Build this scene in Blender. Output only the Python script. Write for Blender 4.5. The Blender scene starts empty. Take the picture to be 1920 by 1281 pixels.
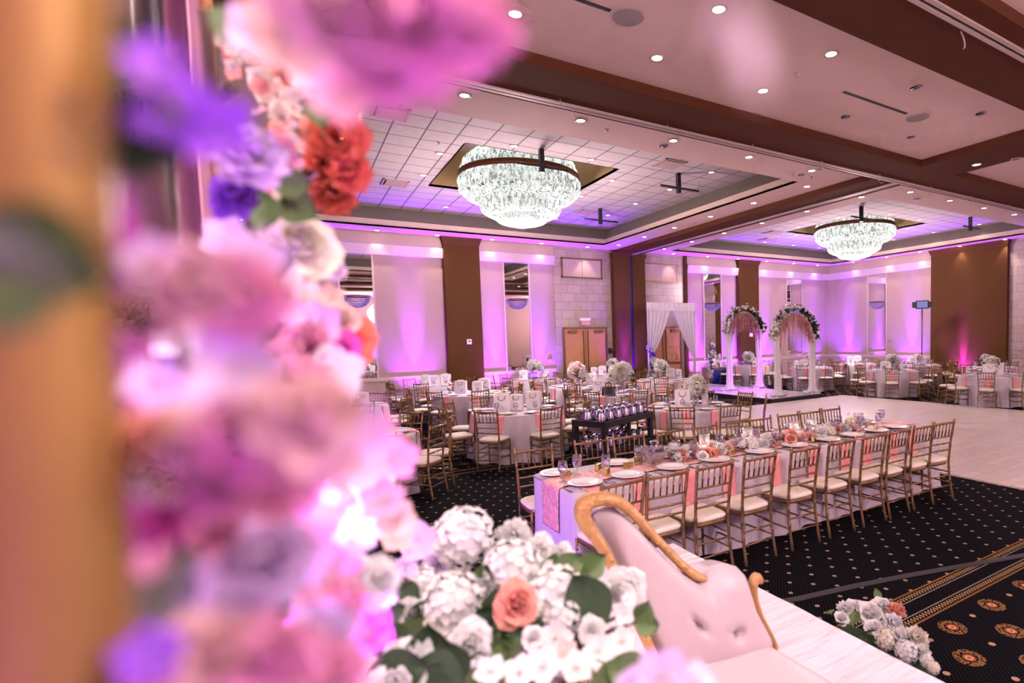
import bpy, math, random
from mathutils import Vector, Matrix

PI = math.pi
rnd = random.Random(11)
scene = bpy.context.scene
COL = scene.collection

# ------------------------------------------------------------------ camera
YAW, PITCH, ROLL, FPX, CX, CY, CAMZ = 0.57963, -0.0605, -0.02328, 1035.19, 1224.66, 697.95, 1.93
fw = Vector((math.sin(YAW) * math.cos(PITCH), math.cos(YAW) * math.cos(PITCH), math.sin(PITCH)))
r0 = Vector((math.cos(YAW), -math.sin(YAW), 0))
u0 = r0.cross(fw)
rt = r0 * math.cos(ROLL) + u0 * math.sin(ROLL)
up = rt.cross(fw)
EYE = Vector((0, 0, CAMZ))
cd = bpy.data.cameras.new('camera')
cam = bpy.data.objects.new('camera', cd)
COL.objects.link(cam)
m = Matrix((rt, up, -fw)).transposed().to_4x4()
m.translation = EYE
cam.matrix_world = m
cd.sensor_width = 36.0
cd.lens = FPX / 1920 * 36
cd.shift_x = (960 - CX) / 1920
cd.shift_y = (CY - 640.5) / 1920
cd.clip_start = 0.02
cd.clip_end = 100
cd.dof.use_dof = True
cd.dof.focus_distance = 7.0
cd.dof.aperture_fstop = 2.2
scene.camera = cam


def ray(x, y):
    return (rt * ((x - CX) / FPX) - up * ((y - CY) / FPX) + fw)


def onz(x, y, z):
    d = ray(x, y)
    return EYE + d * ((z - CAMZ) / d.z)


def atd(x, y, dist):
    return EYE + ray(x, y).normalized() * dist


# ------------------------------------------------------------------ materials
def principled(name, color, rough=.6, metal=0., **kw):
    mt = bpy.data.materials.new(name)
    mt.use_nodes = True
    b = mt.node_tree.nodes['Principled BSDF']
    b.inputs['Base Color'].default_value = (*color, 1)
    b.inputs['Roughness'].default_value = rough
    b.inputs['Metallic'].default_value = metal
    for k, v in kw.items():
        b.inputs[k.replace('_', ' ')].default_value = v
    return mt


def vary(mt, scale=8., amt=.12, bump=0., detail=3., bscale=None, obj_random=False):
    """procedural colour variation and bump on a principled material"""
    nt = mt.node_tree
    b = nt.nodes['Principled BSDF']
    col = tuple(b.inputs['Base Color'].default_value)
    tc = nt.nodes.new('ShaderNodeTexCoord')
    n = nt.nodes.new('ShaderNodeTexNoise')
    n.inputs['Scale'].default_value = scale
    n.inputs['Detail'].default_value = detail
    nt.links.new(tc.outputs['Object'], n.inputs['Vector'])
    mx = nt.nodes.new('ShaderNodeMix')
    mx.data_type = 'RGBA'
    mx.inputs[6].default_value = tuple(c * (1 - amt) for c in col[:3]) + (1,)
    mx.inputs[7].default_value = tuple(min(1, c * (1 + amt)) for c in col[:3]) + (1,)
    nt.links.new(n.outputs['Fac'], mx.inputs[0])
    nt.links.new(mx.outputs[2], b.inputs['Base Color'])
    if bump:
        n2 = nt.nodes.new('ShaderNodeTexNoise')
        n2.inputs['Scale'].default_value = bscale or scale * 3
        nt.links.new(tc.outputs['Object'], n2.inputs['Vector'])
        bp = nt.nodes.new('ShaderNodeBump')
        bp.inputs['Strength'].default_value = bump
        bp.inputs['Distance'].default_value = .02
        nt.links.new(n2.outputs['Fac'], bp.inputs['Height'])
        nt.links.new(bp.outputs[0], b.inputs['Normal'])
    return mt


def emissive(name, color, strength):
    mt = bpy.data.materials.new(name)
    mt.use_nodes = True
    nt = mt.node_tree
    b = nt.nodes['Principled BSDF']
    b.inputs['Base Color'].default_value = (*[c * .2 for c in color], 1)
    b.inputs['Emission Color'].default_value = (*color, 1)
    b.inputs['Emission Strength'].default_value = strength
    return mt


def petal_mat(name, color, trans=.35):
    mt = bpy.data.materials.new(name)
    mt.use_nodes = True
    nt = mt.node_tree
    b = nt.nodes['Principled BSDF']
    out = nt.nodes['Material Output']
    tc = nt.nodes.new('ShaderNodeTexCoord')
    n = nt.nodes.new('ShaderNodeTexNoise')
    n.inputs['Scale'].default_value = 2.2
    nt.links.new(tc.outputs['Object'], n.inputs['Vector'])
    mx = nt.nodes.new('ShaderNodeMix')
    mx.data_type = 'RGBA'
    mx.inputs[6].default_value = tuple(c * .86 for c in color) + (1,)
    mx.inputs[7].default_value = tuple(min(1, c * 1.1 + .02) for c in color) + (1,)
    nt.links.new(n.outputs['Fac'], mx.inputs[0])
    nt.links.new(mx.outputs[2], b.inputs['Base Color'])
    b.inputs['Roughness'].default_value = .7
    b.inputs['Specular IOR Level'].default_value = .2
    tr = nt.nodes.new('ShaderNodeBsdfTranslucent')
    nt.links.new(mx.outputs[2], tr.inputs['Color'])
    ms = nt.nodes.new('ShaderNodeMixShader')
    ms.inputs[0].default_value = trans
    nt.links.new(b.outputs[0], ms.inputs[1])
    nt.links.new(tr.outputs[0], ms.inputs[2])
    nt.links.new(ms.outputs[0], out.inputs['Surface'])
    return mt


M = {}
M['wall'] = vary(principled('wall_linen', (.41, .27, .25), .75), 30, .05, .15, bscale=180)
M['cream'] = vary(principled('cream_paint', (.46, .32, .30), .7), 3, .03)
M['trim'] = principled('cream_trim', (.56, .42, .39), .5)
M['soffit'] = vary(principled('soffit_paint', (.80, .57, .52), .8), 2, .03)
M['brown'] = vary(principled('brown_paint', (.092, .038, .013), .85, 0., Specular_IOR_Level=.1), 3, .06)
M['beam'] = vary(principled('beam_paint', (.105, .034, .017), .85, 0., Specular_IOR_Level=.1), 3, .06)
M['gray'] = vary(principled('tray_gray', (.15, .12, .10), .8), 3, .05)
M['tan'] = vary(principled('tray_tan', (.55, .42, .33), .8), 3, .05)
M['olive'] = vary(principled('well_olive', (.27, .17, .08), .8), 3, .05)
M['dark'] = principled('black_slot', (.01, .01, .012), .6)
M['black'] = vary(principled('black_plastic', (.014, .012, .016), .35), 20, .1)
M['navy'] = principled('navy_gap', (.008, .01, .06), .5)
M['mirror'] = principled('mirror_glass', (.82, .80, .80), .015, 1.0)
M['gold'] = vary(principled('gold_bamboo', (.27, .155, .07), .38, .55), 14, .25, .1)
M['golddark'] = vary(principled('gilded_wood', (.62, .35, .14), .42, .25), 18, .25, .5, bscale=60)
M['goldpost'] = vary(principled('gold_post_paint', (.27, .15, .045), .4, .3), 12, .15)
M['cushion'] = vary(principled('ivory_cushion', (.80, .72, .62), .8), 20, .05, .1)
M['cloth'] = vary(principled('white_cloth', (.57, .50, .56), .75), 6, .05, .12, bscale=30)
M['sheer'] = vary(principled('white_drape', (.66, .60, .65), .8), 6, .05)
M['plate'] = principled('white_china', (.86, .84, .84), .18)
M['coral'] = vary(principled('coral_napkin', (.90, .34, .35), .75), 14, .08)
def thin_glass(name, tint, refl):
    mt = bpy.data.materials.new(name)
    mt.use_nodes = True
    nt = mt.node_tree
    out = nt.nodes['Material Output']
    nt.nodes.remove(nt.nodes['Principled BSDF'])
    tr = nt.nodes.new('ShaderNodeBsdfTransparent')
    tr.inputs[0].default_value = (*tint, 1)
    gl_ = nt.nodes.new('ShaderNodeBsdfGlossy')
    gl_.inputs['Roughness'].default_value = .08
    df_ = nt.nodes.new('ShaderNodeBsdfDiffuse')
    df_.inputs[0].default_value = (.9, .86, .95, 1)
    lw = nt.nodes.new('ShaderNodeLayerWeight')
    lw.inputs[0].default_value = refl
    m1 = nt.nodes.new('ShaderNodeMixShader')
    m2 = nt.nodes.new('ShaderNodeMixShader')
    m1.inputs[0].default_value = .22
    nt.links.new(gl_.outputs[0], m1.inputs[1])
    nt.links.new(df_.outputs[0], m1.inputs[2])
    nt.links.new(lw.outputs['Facing'], m2.inputs[0])
    nt.links.new(tr.outputs[0], m2.inputs[1])
    nt.links.new(m1.outputs[0], m2.inputs[2])
    nt.links.new(m2.outputs[0], out.inputs['Surface'])
    return mt


M['glass'] = thin_glass('clear_glass', (.96, .94, .98), .38)
M['crystal'] = thin_glass('cut_crystal', (.92, .90, .96), .55)
M['cutglass'] = principled('facetted_crystal', (.95, .93, .95), .04, 0., Transmission_Weight=.85, IOR=1.5)
M['silver'] = vary(principled('polished_steel', (.42, .37, .47), .26, 1.0), 6, .1)
M['steel'] = principled('cutlery_steel', (.55, .52, .55), .2, 1.0)
M['leaf'] = vary(principled('leaf_green', (.10, .17, .05), .5), 9, .35)
M['leafdark'] = vary(principled('leaf_dark_green', (.03, .06, .024), .8), 9, .3)
M['stem'] = vary(principled('brown_stem', (.09, .05, .03), .7), 20, .3)
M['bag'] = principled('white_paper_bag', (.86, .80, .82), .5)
M['bagcord'] = principled('bag_cord', (.12, .08, .10), .6)
M['tissue'] = vary(principled('gold_tissue', (.70, .58, .42), .5), 20, .3)
M['favor'] = vary(principled('gold_favor_box', (.72, .47, .16), .35, .4), 60, .6, .4)
M['leather'] = principled('black_leather', (.012, .011, .013), .35)
M['upholstery'] = vary(principled('pale_pink_leather', (.66, .55, .57), .42), 5, .04, .12, bscale=14)
M['doorwood'] = vary(principled('door_wood', (.50, .23, .10), .4), 3, .12)
M['bronze'] = principled('bronze_hardware', (.22, .12, .07), .35, .8)
M['white'] = principled('white_plastic', (.8, .76, .78), .4)
M['candle'] = principled('white_candle', (.9, .85, .8), .5)
M['bluefront'] = principled('blue_panel', (.02, .03, .35), .35)
M['bulb'] = emissive('downlight_lens', (1, .93, .84), 8)
M['bulbsoft'] = emissive('tile_downlight_lens', (1, .86, .80), 2.0)
M['bandwood'] = vary(principled('chandelier_band', (.22, .075, .035), .4), 6, .3)
P_ = {}
for k, c in dict(white=(.95, .92, .90), cream=(.90, .84, .72), blush=(.92, .62, .60), peach=(.90, .42, .33), coral=(.88, .22, .15),
                 pink=(.88, .42, .62), lilac=(.80, .62, .93), violet=(.38, .12, .85), magenta=(.80, .12, .55)).items():  # pink to violet petals also carry the purple light in their colour
    P_[k] = petal_mat('petal_' + k, c)
M['wisteria'] = petal_mat('petal_wisteria', (.93, .50, .45), .3)

# chandelier crystal: lit strands with darker gaps
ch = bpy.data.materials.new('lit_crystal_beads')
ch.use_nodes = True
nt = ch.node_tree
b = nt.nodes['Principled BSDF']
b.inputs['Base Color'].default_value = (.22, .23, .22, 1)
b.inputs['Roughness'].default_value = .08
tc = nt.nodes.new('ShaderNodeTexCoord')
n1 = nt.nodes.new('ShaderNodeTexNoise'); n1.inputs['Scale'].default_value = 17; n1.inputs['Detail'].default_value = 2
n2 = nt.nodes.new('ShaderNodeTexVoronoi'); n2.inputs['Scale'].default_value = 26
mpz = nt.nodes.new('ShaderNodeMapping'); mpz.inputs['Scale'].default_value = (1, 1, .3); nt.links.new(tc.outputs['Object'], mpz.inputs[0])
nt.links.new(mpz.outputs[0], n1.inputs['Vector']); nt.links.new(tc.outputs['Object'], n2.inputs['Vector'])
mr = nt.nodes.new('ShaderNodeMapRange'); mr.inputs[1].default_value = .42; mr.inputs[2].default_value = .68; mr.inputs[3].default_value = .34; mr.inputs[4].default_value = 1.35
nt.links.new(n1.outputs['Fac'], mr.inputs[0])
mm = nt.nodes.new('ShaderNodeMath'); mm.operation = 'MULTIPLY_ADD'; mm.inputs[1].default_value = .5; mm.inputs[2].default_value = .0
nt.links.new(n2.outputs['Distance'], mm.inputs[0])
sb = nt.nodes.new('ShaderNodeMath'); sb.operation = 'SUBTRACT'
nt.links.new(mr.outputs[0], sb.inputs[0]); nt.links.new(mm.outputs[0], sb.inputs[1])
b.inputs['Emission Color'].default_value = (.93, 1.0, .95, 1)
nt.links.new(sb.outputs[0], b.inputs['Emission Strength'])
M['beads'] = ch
M['beadgap'] = emissive('inner_glow', (.80, .86, .80), .16)
M['sconce'] = emissive('sconce_crystal', (.45, .32, .85), .10)


def tex_floor_carpet():
    mt = principled('patterned_carpet', (.01, .01, .012), 1.0, 0., Specular_IOR_Level=.06)
    nt = mt.node_tree
    L = nt.links.new
    N = nt.nodes.new
    b = nt.nodes['Principled BSDF']
    tc = N('ShaderNodeTexCoord')
    sep = N('ShaderNodeSeparateXYZ')
    L(tc.outputs['Object'], sep.inputs[0])
    X, Y = sep.outputs[0], sep.outputs[1]

    def mth(op, a, b_=None, c=None):
        n = N('ShaderNodeMath')
        n.operation = op
        for i, v in enumerate((a, b_, c)):
            if v is None:
                continue
            if isinstance(v, (int, float)):
                n.inputs[i].default_value = v
            else:
                L(v, n.inputs[i])
        return n.outputs[0]

    def cell(v, p, off):           # signed distance to the nearest lattice line, in metres
        f = mth('FRACT', mth('MULTIPLY_ADD', v, 1 / p, -off / p + .5))
        return mth('MULTIPLY', mth('SUBTRACT', f, .5), p)

    def dots(px_, py_, ox, oy, r, asp=1.0):
        ax, ay = cell(X, px_, ox), cell(Y, py_, oy)
        d = mth('SQRT', mth('ADD', mth('MULTIPLY', ax, ax), mth('MULTIPLY', mth('MULTIPLY', ay, ay), asp)))
        return mth('LESS_THAN', d, r), d

    def dots2(p, ox, oy, r):
        a, _ = dots(p, p, ox, oy, r)
        c, _ = dots(p, p, ox + p / 2, oy + p / 2, r)
        return mth('MAXIMUM', a, c)

    def band(v, lo, hi):
        return mth('MULTIPLY', mth('GREATER_THAN', v, lo), mth('LESS_THAN', v, hi))

    # field A: small cream florets on a diagonal lattice, tiny weave specks
    fa = dots2(.25, 3.67, 3.46, .0175)
    specks = dots2(.032, 0, 0, .0042)
    # field B: medallions and small florets
    ma, da = dots(.516, .49, 4.04, 1.88, .085)
    mb, db = dots(.516, .49, 3.78, 1.64, .085)
    med = mth('MAXIMUM', ma, mb)
    dm = mth('MINIMUM', da, db)
    ring = mth('MULTIPLY', mth('GREATER_THAN', dm, .048), mth('LESS_THAN', dm, .088))
    core = mth('LESS_THAN', dm, .038)
    corehole = mth('MULTIPLY', mth('GREATER_THAN', dm, .012), mth('LESS_THAN', dm, .024))
    fb = mth('MAXIMUM', dots(.516, .49, 3.78, 1.88, .02)[0], dots(.516, .49, 4.04, 1.635, .02)[0])
    isA = mth('MAXIMUM', band(Y, 2.33, 8.3), band(Y, 13.0, 30))
    isBd = mth('MAXIMUM', mth('MAXIMUM', band(Y, 2.03, 2.33), band(Y, 8.3, 8.6)), band(Y, 12.7, 13.0))
    isB = mth('SUBTRACT', 1, mth('MAXIMUM', isA, isBd))

    def line(lo, hi):
        a = band(Y, 2.03 + lo, 2.03 + hi)
        c = band(Y, 8.3 + lo, 8.3 + hi)
        return mth('MAXIMUM', mth('MAXIMUM', a, c), band(Y, 12.7 + lo, 12.7 + hi))
    gold_lines = mth('MAXIMUM', line(0, .016), line(.284, .30))
    zig = mth('GREATER_THAN', mth('SINE', mth('MULTIPLY', mth('ADD', X, mth('ABSOLUTE', cell(Y, .03, 0))), 2 * PI / .034)), .1)
    pat = mth('MULTIPLY', mth('MAXIMUM', line(.028, .068), line(.232, .272)), zig)
    pin = mth('MULTIPLY', mth('MAXIMUM', line(.082, .092), line(.208, .218)), mth('GREATER_THAN', mth('SINE', mth('MULTIPLY', X, 2 * PI / .016)), 0))
    noise = N('ShaderNodeTexNoise')
    noise.inputs['Scale'].default_value = 60
    L(tc.outputs['Object'], noise.inputs['Vector'])

    cur = None

    def over(base, fac, color):
        mx = N('ShaderNodeMix')
        mx.data_type = 'RGBA'
        if isinstance(fac, (int, float)):
            mx.inputs[0].default_value = fac
        else:
            L(fac, mx.inputs[0])
        if base is None:
            mx.inputs[6].default_value = (.0028, .0025, .004, 1)
        else:
            L(base, mx.inputs[6])
        mx.inputs[7].default_value = (*color, 1)
        return mx.outputs[2]
    cur = over(None, mth('MULTIPLY', specks, .8), (.03, .03, .036))
    cur = over(cur, mth('MULTIPLY', fa, isA), (.34, .24, .16))
    cur = over(cur, mth('MULTIPLY', mth('MULTIPLY', ring, isB), mth('GREATER_THAN', noise.outputs['Fac'], .46)), (.22, .12, .045))
    cur = over(cur, mth('MULTIPLY', core, isB), (.32, .07, .03))
    cur = over(cur, mth('MULTIPLY', corehole, isB), (.50, .36, .22))
    cur = over(cur, mth('MULTIPLY', fb, isB), (.42, .26, .16))
    cur = over(cur, gold_lines, (.20, .10, .035))
    cur = over(cur, pat, (.38, .24, .10))
    cur = over(cur, pin, (.50, .42, .36))
    L(cur, b.inputs['Base Color'])
    return mt


def tex_brick(name, c1, c2, cm, w, h, mortar, axis='XZ', rough=.6, bump=.2):
    mt = principled(name, c1, rough)
    nt = mt.node_tree
    N, L = nt.nodes.new, nt.links.new
    b = nt.nodes['Principled BSDF']
    tc = N('ShaderNodeTexCoord')
    sep = N('ShaderNodeSeparateXYZ')
    cb = N('ShaderNodeCombineXYZ')
    L(tc.outputs['Object'], sep.inputs[0])
    L(sep.outputs['XYZ'.index(axis[0])], cb.inputs[0])
    L(sep.outputs['XYZ'.index(axis[1])], cb.inputs[1])
    br = N('ShaderNodeTexBrick')
    br.inputs['Scale'].default_value = 1
    br.inputs['Brick Width'].default_value = w
    br.inputs['Row Height'].default_value = h
    br.inputs['Mortar Size'].default_value = mortar
    br.inputs['Color1'].default_value = (*c1, 1)
    br.inputs['Color2'].default_value = (*c2, 1)
    br.inputs['Mortar'].default_value = (*cm, 1)
    L(cb.outputs[0], br.inputs['Vector'])
    n = N('ShaderNodeTexNoise')
    n.inputs['Scale'].default_value = 7
    n.inputs['Detail'].default_value = 5
    L(tc.outputs['Object'], n.inputs['Vector'])
    mx = N('ShaderNodeMix')
    mx.data_type = 'RGBA'
    mx.blend_type = 'MULTIPLY'
    mx.inputs[0].default_value = .35
    L(br.outputs['Color'], mx.inputs[6])
    L(n.outputs['Color'], mx.inputs[7])
    L(mx.outputs[2], b.inputs['Base Color'])
    if bump:
        bp = N('ShaderNodeBump')
        bp.inputs['Strength'].default_value = bump
        bp.inputs['Distance'].default_value = .01
        L(br.outputs['Fac'], bp.inputs['Height'])
        bp.invert = True
        L(bp.outputs[0], b.inputs['Normal'])
    return mt, br


M['carpet'] = tex_floor_carpet()
M['stone'], _ = tex_brick('stone_tile_xz', (.52, .38, .35), (.44, .32, .30), (.30, .21, .20), .50, .30, .008, 'XZ', .25)
M['stoneY'], _ = tex_brick('stone_tile_yz', (.52, .38, .35), (.44, .32, .30), (.30, .21, .20), .50, .30, .008, 'YZ', .25)
M['tile'], br = tex_brick('acoustic_tile', (.66, .56, .58), (.62, .53, .56), (.16, .12, .15), .565, .565, .014, 'XY', .9, .15)
br.offset = 0
M['plank'], br = tex_brick('whitewashed_planks', (.86, .75, .70), (.78, .67, .62), (.52, .43, .39), 1.1, .16, .004, 'XY', .28, .05)
M['ledfloor'], br = tex_brick('glossy_white_panels', (.86, .74, .84), (.78, .64, .80), (.55, .42, .6), .6, .6, .012, 'XY', .12, .1)
br.offset = 0


# ------------------------------------------------------------------ mesh builder
class MB:
    def __init__(s):
        s.v, s.f, s.mi = [], [], []

    def add(s, vs, fs, mi=0):
        o = len(s.v)
        s.v += [tuple(v) for v in vs]
        for f in fs:
            s.f.append([i + o for i in f])
            s.mi.append(mi)
        return s

    def box(s, x0, x1, y0, y1, z0, z1, mi=0, mat=None):
        vs = [(x, y, z) for z in (z0, z1) for y in (y0, y1) for x in (x0, x1)]
        if mat is not None:
            vs = [mat @ Vector(v) for v in vs]
        return s.add(vs, [(0, 2, 3, 1), (4, 5, 7, 6), (0, 1, 5, 4), (2, 6, 7, 3), (0, 4, 6, 2), (1, 3, 7, 5)], mi)

    def tube(s, pts, rad, n=8, mi=0, cap=True, flat=None):
        pts = [Vector(p) for p in pts]
        if isinstance(rad, (int, float)):
            rad = [rad] * len(pts)
        vs, fs = [], []
        prev = None
        for i, p in enumerate(pts):
            t = (pts[min(i + 1, len(pts) - 1)] - pts[max(i - 1, 0)]).normalized()
            a = prev if prev is not None else (Vector((0, 0, 1)) if abs(t.z) < .9 else Vector((1, 0, 0)))
            u = (a - t * a.dot(t))
            if u.length < 1e-6:
                u = t.orthogonal()
            u.normalize()
            w = t.cross(u)
            prev = u
            for k in range(n):
                an = 2 * PI * k / n
                q = u * math.cos(an) * rad[i] * (flat or 1) + w * math.sin(an) * rad[i]
                vs.append(p + q)
        for i in range(len(pts) - 1):
            for k in range(n):
                k2 = (k + 1) % n
                fs.append((i * n + k, i * n + k2, (i + 1) * n + k2, (i + 1) * n + k))
        if cap:
            fs.append(tuple(range(n))[::-1])
            fs.append(tuple((len(pts) - 1) * n + k for k in range(n)))
        return s.add(vs, fs, mi)

    def lathe(s, prof, n=24, c=(0, 0, 0), mi=0, cap=False, a0=0, a1=2 * PI):
        vs, fs = [], []
        full = abs(a1 - a0 - 2 * PI) < 1e-6
        cnt = n if full else n + 1
        for r, z in prof:
            for k in range(cnt):
                an = a0 + (a1 - a0) * k / n
                vs.append((c[0] + r * math.cos(an), c[1] + r * math.sin(an), c[2] + z))
        for i in range(len(prof) - 1):
            for k in range(n):
                k2 = (k + 1) % cnt
                fs.append((i * cnt + k, i * cnt + k2, (i + 1) * cnt + k2, (i + 1) * cnt + k))
        if cap:
            fs.append(tuple(range(cnt))[::-1])
            fs.append(tuple((len(prof) - 1) * cnt + k for k in range(cnt)))
        return s.add(vs, fs, mi)

    def surf(s, fn, nu, nv, mi=0, closeu=False):
        vs = [fn(i / nu, j / nv) for j in range(nv + 1) for i in range(nu + (0 if closeu else 1))]
        w = nu if closeu else nu + 1
        fs = []
        for j in range(nv):
            for i in range(nu):
                i2 = (i + 1) % w if closeu else i + 1
                fs.append((j * w + i, j * w + i2, (j + 1) * w + i2, (j + 1) * w + i))
        return s.add(vs, fs, mi)

    def ball(s, c, r, n=6, mi=0, sq=1.0):
        prof = [(max(1e-4, r * math.sin(PI * i / n)), -r * sq * math.cos(PI * i / n)) for i in range(n + 1)]
        return s.lathe(prof, n * 2, c, mi)

    def mesh(s, name, mats, smooth=True):
        me = bpy.data.meshes.new(name)
        me.from_pydata(s.v, [], s.f)
        for mt in (mats if isinstance(mats, (list, tuple)) else [mats]):
            me.materials.append(mt)
        me.polygons.foreach_set('material_index', s.mi)
        if smooth:
            me.polygons.foreach_set('use_smooth', [True] * len(s.f))
        me.update()
        return me

    def build(s, name, mats, parent=None, smooth=False, loc=None, rot=None):
        return put(name, s.mesh(name, mats, smooth), parent, loc, rot)


def put(name, me, parent=None, loc=None, rot=None, scale=None):
    o = bpy.data.objects.new(name, me)
    COL.objects.link(o)
    if parent is not None:
        o.parent = parent
    if loc is not None:
        o.location = loc
    if rot is not None:
        o.rotation_euler = rot
    if scale is not None:
        o.scale = (scale,) * 3 if isinstance(scale, (int, float)) else scale
    return o


def smooth_by_angle(o, bev=0.0):
    return o


def bevel(o, w, seg=2):
    md = o.modifiers.new('bevel', 'BEVEL')
    md.width = w
    md.segments = seg
    md.limit_method = 'ANGLE'
    return o


def tag(o, label=None, cat=None, group=None, kind=None):
    if label:
        o['label'] = label
    if cat:
        o['category'] = cat
    if group:
        o['group'] = group
    if kind:
        o['kind'] = kind
    return o


def thing(name, label, cat, loc=(0, 0, 0), rz=0, group=None):
    o = bpy.data.objects.new(name, None)
    COL.objects.link(o)
    o.empty_display_size = .1
    o.location = loc
    o.rotation_euler = (0, 0, rz)
    return tag(o, label, cat, group)


KIDS = {}


def dup(root, loc, rz, label, group=None):
    if root not in KIDS:
        KIDS[root] = [(c, list(c.children)) for c in root.children]
    r = root.copy()
    COL.objects.link(r)
    r.location = loc
    r.rotation_euler = (0, 0, rz)
    r['label'] = label
    if group:
        r['group'] = group
    for c, gs in KIDS[root]:
        d = c.copy()
        COL.objects.link(d)
        d.parent = r
        for g in gs:
            e = g.copy()
            COL.objects.link(e)
            e.parent = d
    return r


def struct(name, mb, mats, parent=None, smooth=False):
    o = mb.build(name, mats, parent, smooth)
    if parent is None:
        o['kind'] = 'structure'
    return o


def spot(name, loc, target, power, color, ang, blend=.5, radius=.04):
    l = bpy.data.lights.new(name, 'SPOT')
    l.energy = power
    l.color = color
    l.spot_size = math.radians(ang)
    l.spot_blend = blend
    l.shadow_soft_size = radius
    o = bpy.data.objects.new(name, l)
    COL.objects.link(o)
    o.location = loc
    d = Vector(target) - Vector(loc)
    o.rotation_euler = d.to_track_quat('-Z', 'Y').to_euler()
    return o


def point(name, loc, power, color, radius=.1):
    l = bpy.data.lights.new(name, 'POINT')
    l.energy = power
    l.color = color
    l.shadow_soft_size = radius
    o = bpy.data.objects.new(name, l)
    COL.objects.link(o)
    o.location = loc
    return o

# ------------------------------------------------------------------ the room
S, BZ, T = 5.2, 5.07, 5.8
XL, XR, YN, YF = -6.0, 22.0, -6.0, 18.0
TR1 = (.2, 9.25, 8.3, 17.05)
TR2 = (12.1, 21.2, 8.3, 17.05)
CH1, CH2 = (4.75, 12.8), (17.42, 13.0)

struct('floor', MB().box(XL, XR, YN, YF, -.2, 0), M['carpet'])


def plane_with_holes(mb, x0, x1, y0, y1, z, holes, mi=0, th=.05):
    xs = sorted({x0, x1, *[h[0] for h in holes], *[h[1] for h in holes]})
    ys = sorted({y0, y1, *[h[2] for h in holes], *[h[3] for h in holes]})
    for i in range(len(xs) - 1):
        for j in range(len(ys) - 1):
            cx, cy = (xs[i] + xs[i + 1]) / 2, (ys[j] + ys[j + 1]) / 2
            if any(h[0] < cx < h[1] and h[2] < cy < h[3] for h in holes):
                continue
            mb.box(xs[i], xs[i + 1], ys[j], ys[j + 1], z, z + th, mi)


mb = MB()
plane_with_holes(mb, XL, XR, YN, YF, S, [TR1, TR2])
struct('ceiling', mb, [M['soffit']])


def ringstep(mb, r, o0, z0, o1, z1, mi):
    """a strip round a rectangular opening from offset o0 at z0 to offset o1 at z1"""
    def rc(o, z):
        return [(r[0] - o, r[2] - o, z), (r[1] + o, r[2] - o, z), (r[1] + o, r[3] + o, z), (r[0] - o, r[3] + o, z)]
    mb.add(rc(o0, z0) + rc(o1, z1), [(0, 1, 5, 4), (1, 2, 6, 5), (2, 3, 7, 6), (3, 0, 4, 7)], mi)


for r, c in ((TR1, CH1), (TR2, CH2)):
    mb = MB()
    ringstep(mb, r, 0, S, 0, S + .07, 0)
    ringstep(mb, r, 0, S + .07, .09, S + .07, 0)
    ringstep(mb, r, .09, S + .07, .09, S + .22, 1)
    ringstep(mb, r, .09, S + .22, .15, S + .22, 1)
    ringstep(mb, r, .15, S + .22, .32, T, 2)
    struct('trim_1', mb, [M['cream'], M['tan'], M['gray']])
    mb = MB()
    h = (c[0] - 1.7, c[0] + 1.7, c[1] - 1.7, c[1] + 1.7)
    plane_with_holes(mb, r[0] - .35, r[1] + .35, r[2] - .35, r[3] + .35, T, [h], 0)
    struct('ceiling', mb, [M['tile']])
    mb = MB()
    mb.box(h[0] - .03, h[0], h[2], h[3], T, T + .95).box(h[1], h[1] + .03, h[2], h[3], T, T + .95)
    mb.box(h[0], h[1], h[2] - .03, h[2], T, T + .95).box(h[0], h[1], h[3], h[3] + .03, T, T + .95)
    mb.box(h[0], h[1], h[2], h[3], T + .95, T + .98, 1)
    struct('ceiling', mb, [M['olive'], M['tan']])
# linear slots in the slanted tray wall and in the near bay
k = 0
for r in (TR1, TR2):
    for x in (r[0] + 1.0, r[0] + 4.0, r[0] + 6.9):
        tag(MB().box(x - .55, x + .55, r[3] + .12, r[3] + .17, S + .205, S + .235).build('air_slot', M['dark']),
            'long black air slot in the %s ceiling tray above the back wall' % ('left' if r is TR1 else 'right'), 'air vent', 'air slots of the %s tray' % ('left' if r is TR1 else 'right'))

# beams
for bx in ((XL, XR, 6.11, 7.08), (XL, XR, 2.82, 3.84), (XL, XR, -.5, .5), (10.1, 11.05, 7.08, YF), (-1.9, -.95, 7.08, YF), (10.19, 11.35, 3.84, 6.11), (-1.5, -.3, 3.84, 6.11)):
    struct('trim_2', MB().box(bx[0], bx[1], bx[2], bx[3], BZ, S + .02), M['beam'])


def track(x0, x1, y0, y1, along, label):
    mb = MB()
    if along == 'x':
        c = (y0 + y1) / 2
        mb.box(x0, x1, c - .065, c - .018, BZ - .022, BZ).box(x0, x1, c + .018, c + .065, BZ - .022, BZ)
        mb.box(x0, x1, c - .018, c + .018, BZ - .004, BZ, 1)
    else:
        c = (x0 + x1) / 2
        mb.box(c - .065, c - .018, y0, y1, BZ - .022, BZ).box(c + .018, c + .065, y0, y1, BZ - .022, BZ)
        mb.box(c - .018, c + .018, y0, y1, BZ - .004, BZ, 1)
    tag(mb.build('partition_track', [M['trim'], M['dark']]), label, 'ceiling track', kind='structure')


track(XL, XR, 6.88, 6.98, 'x', 'cream partition track along the long beam')
track(XL, XR, 3.04, 3.14, 'x', 'cream partition track at the top right')
track(10.73, 10.83, 7.0, YF, 'y', 'cream partition track along the cross beam')
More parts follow.
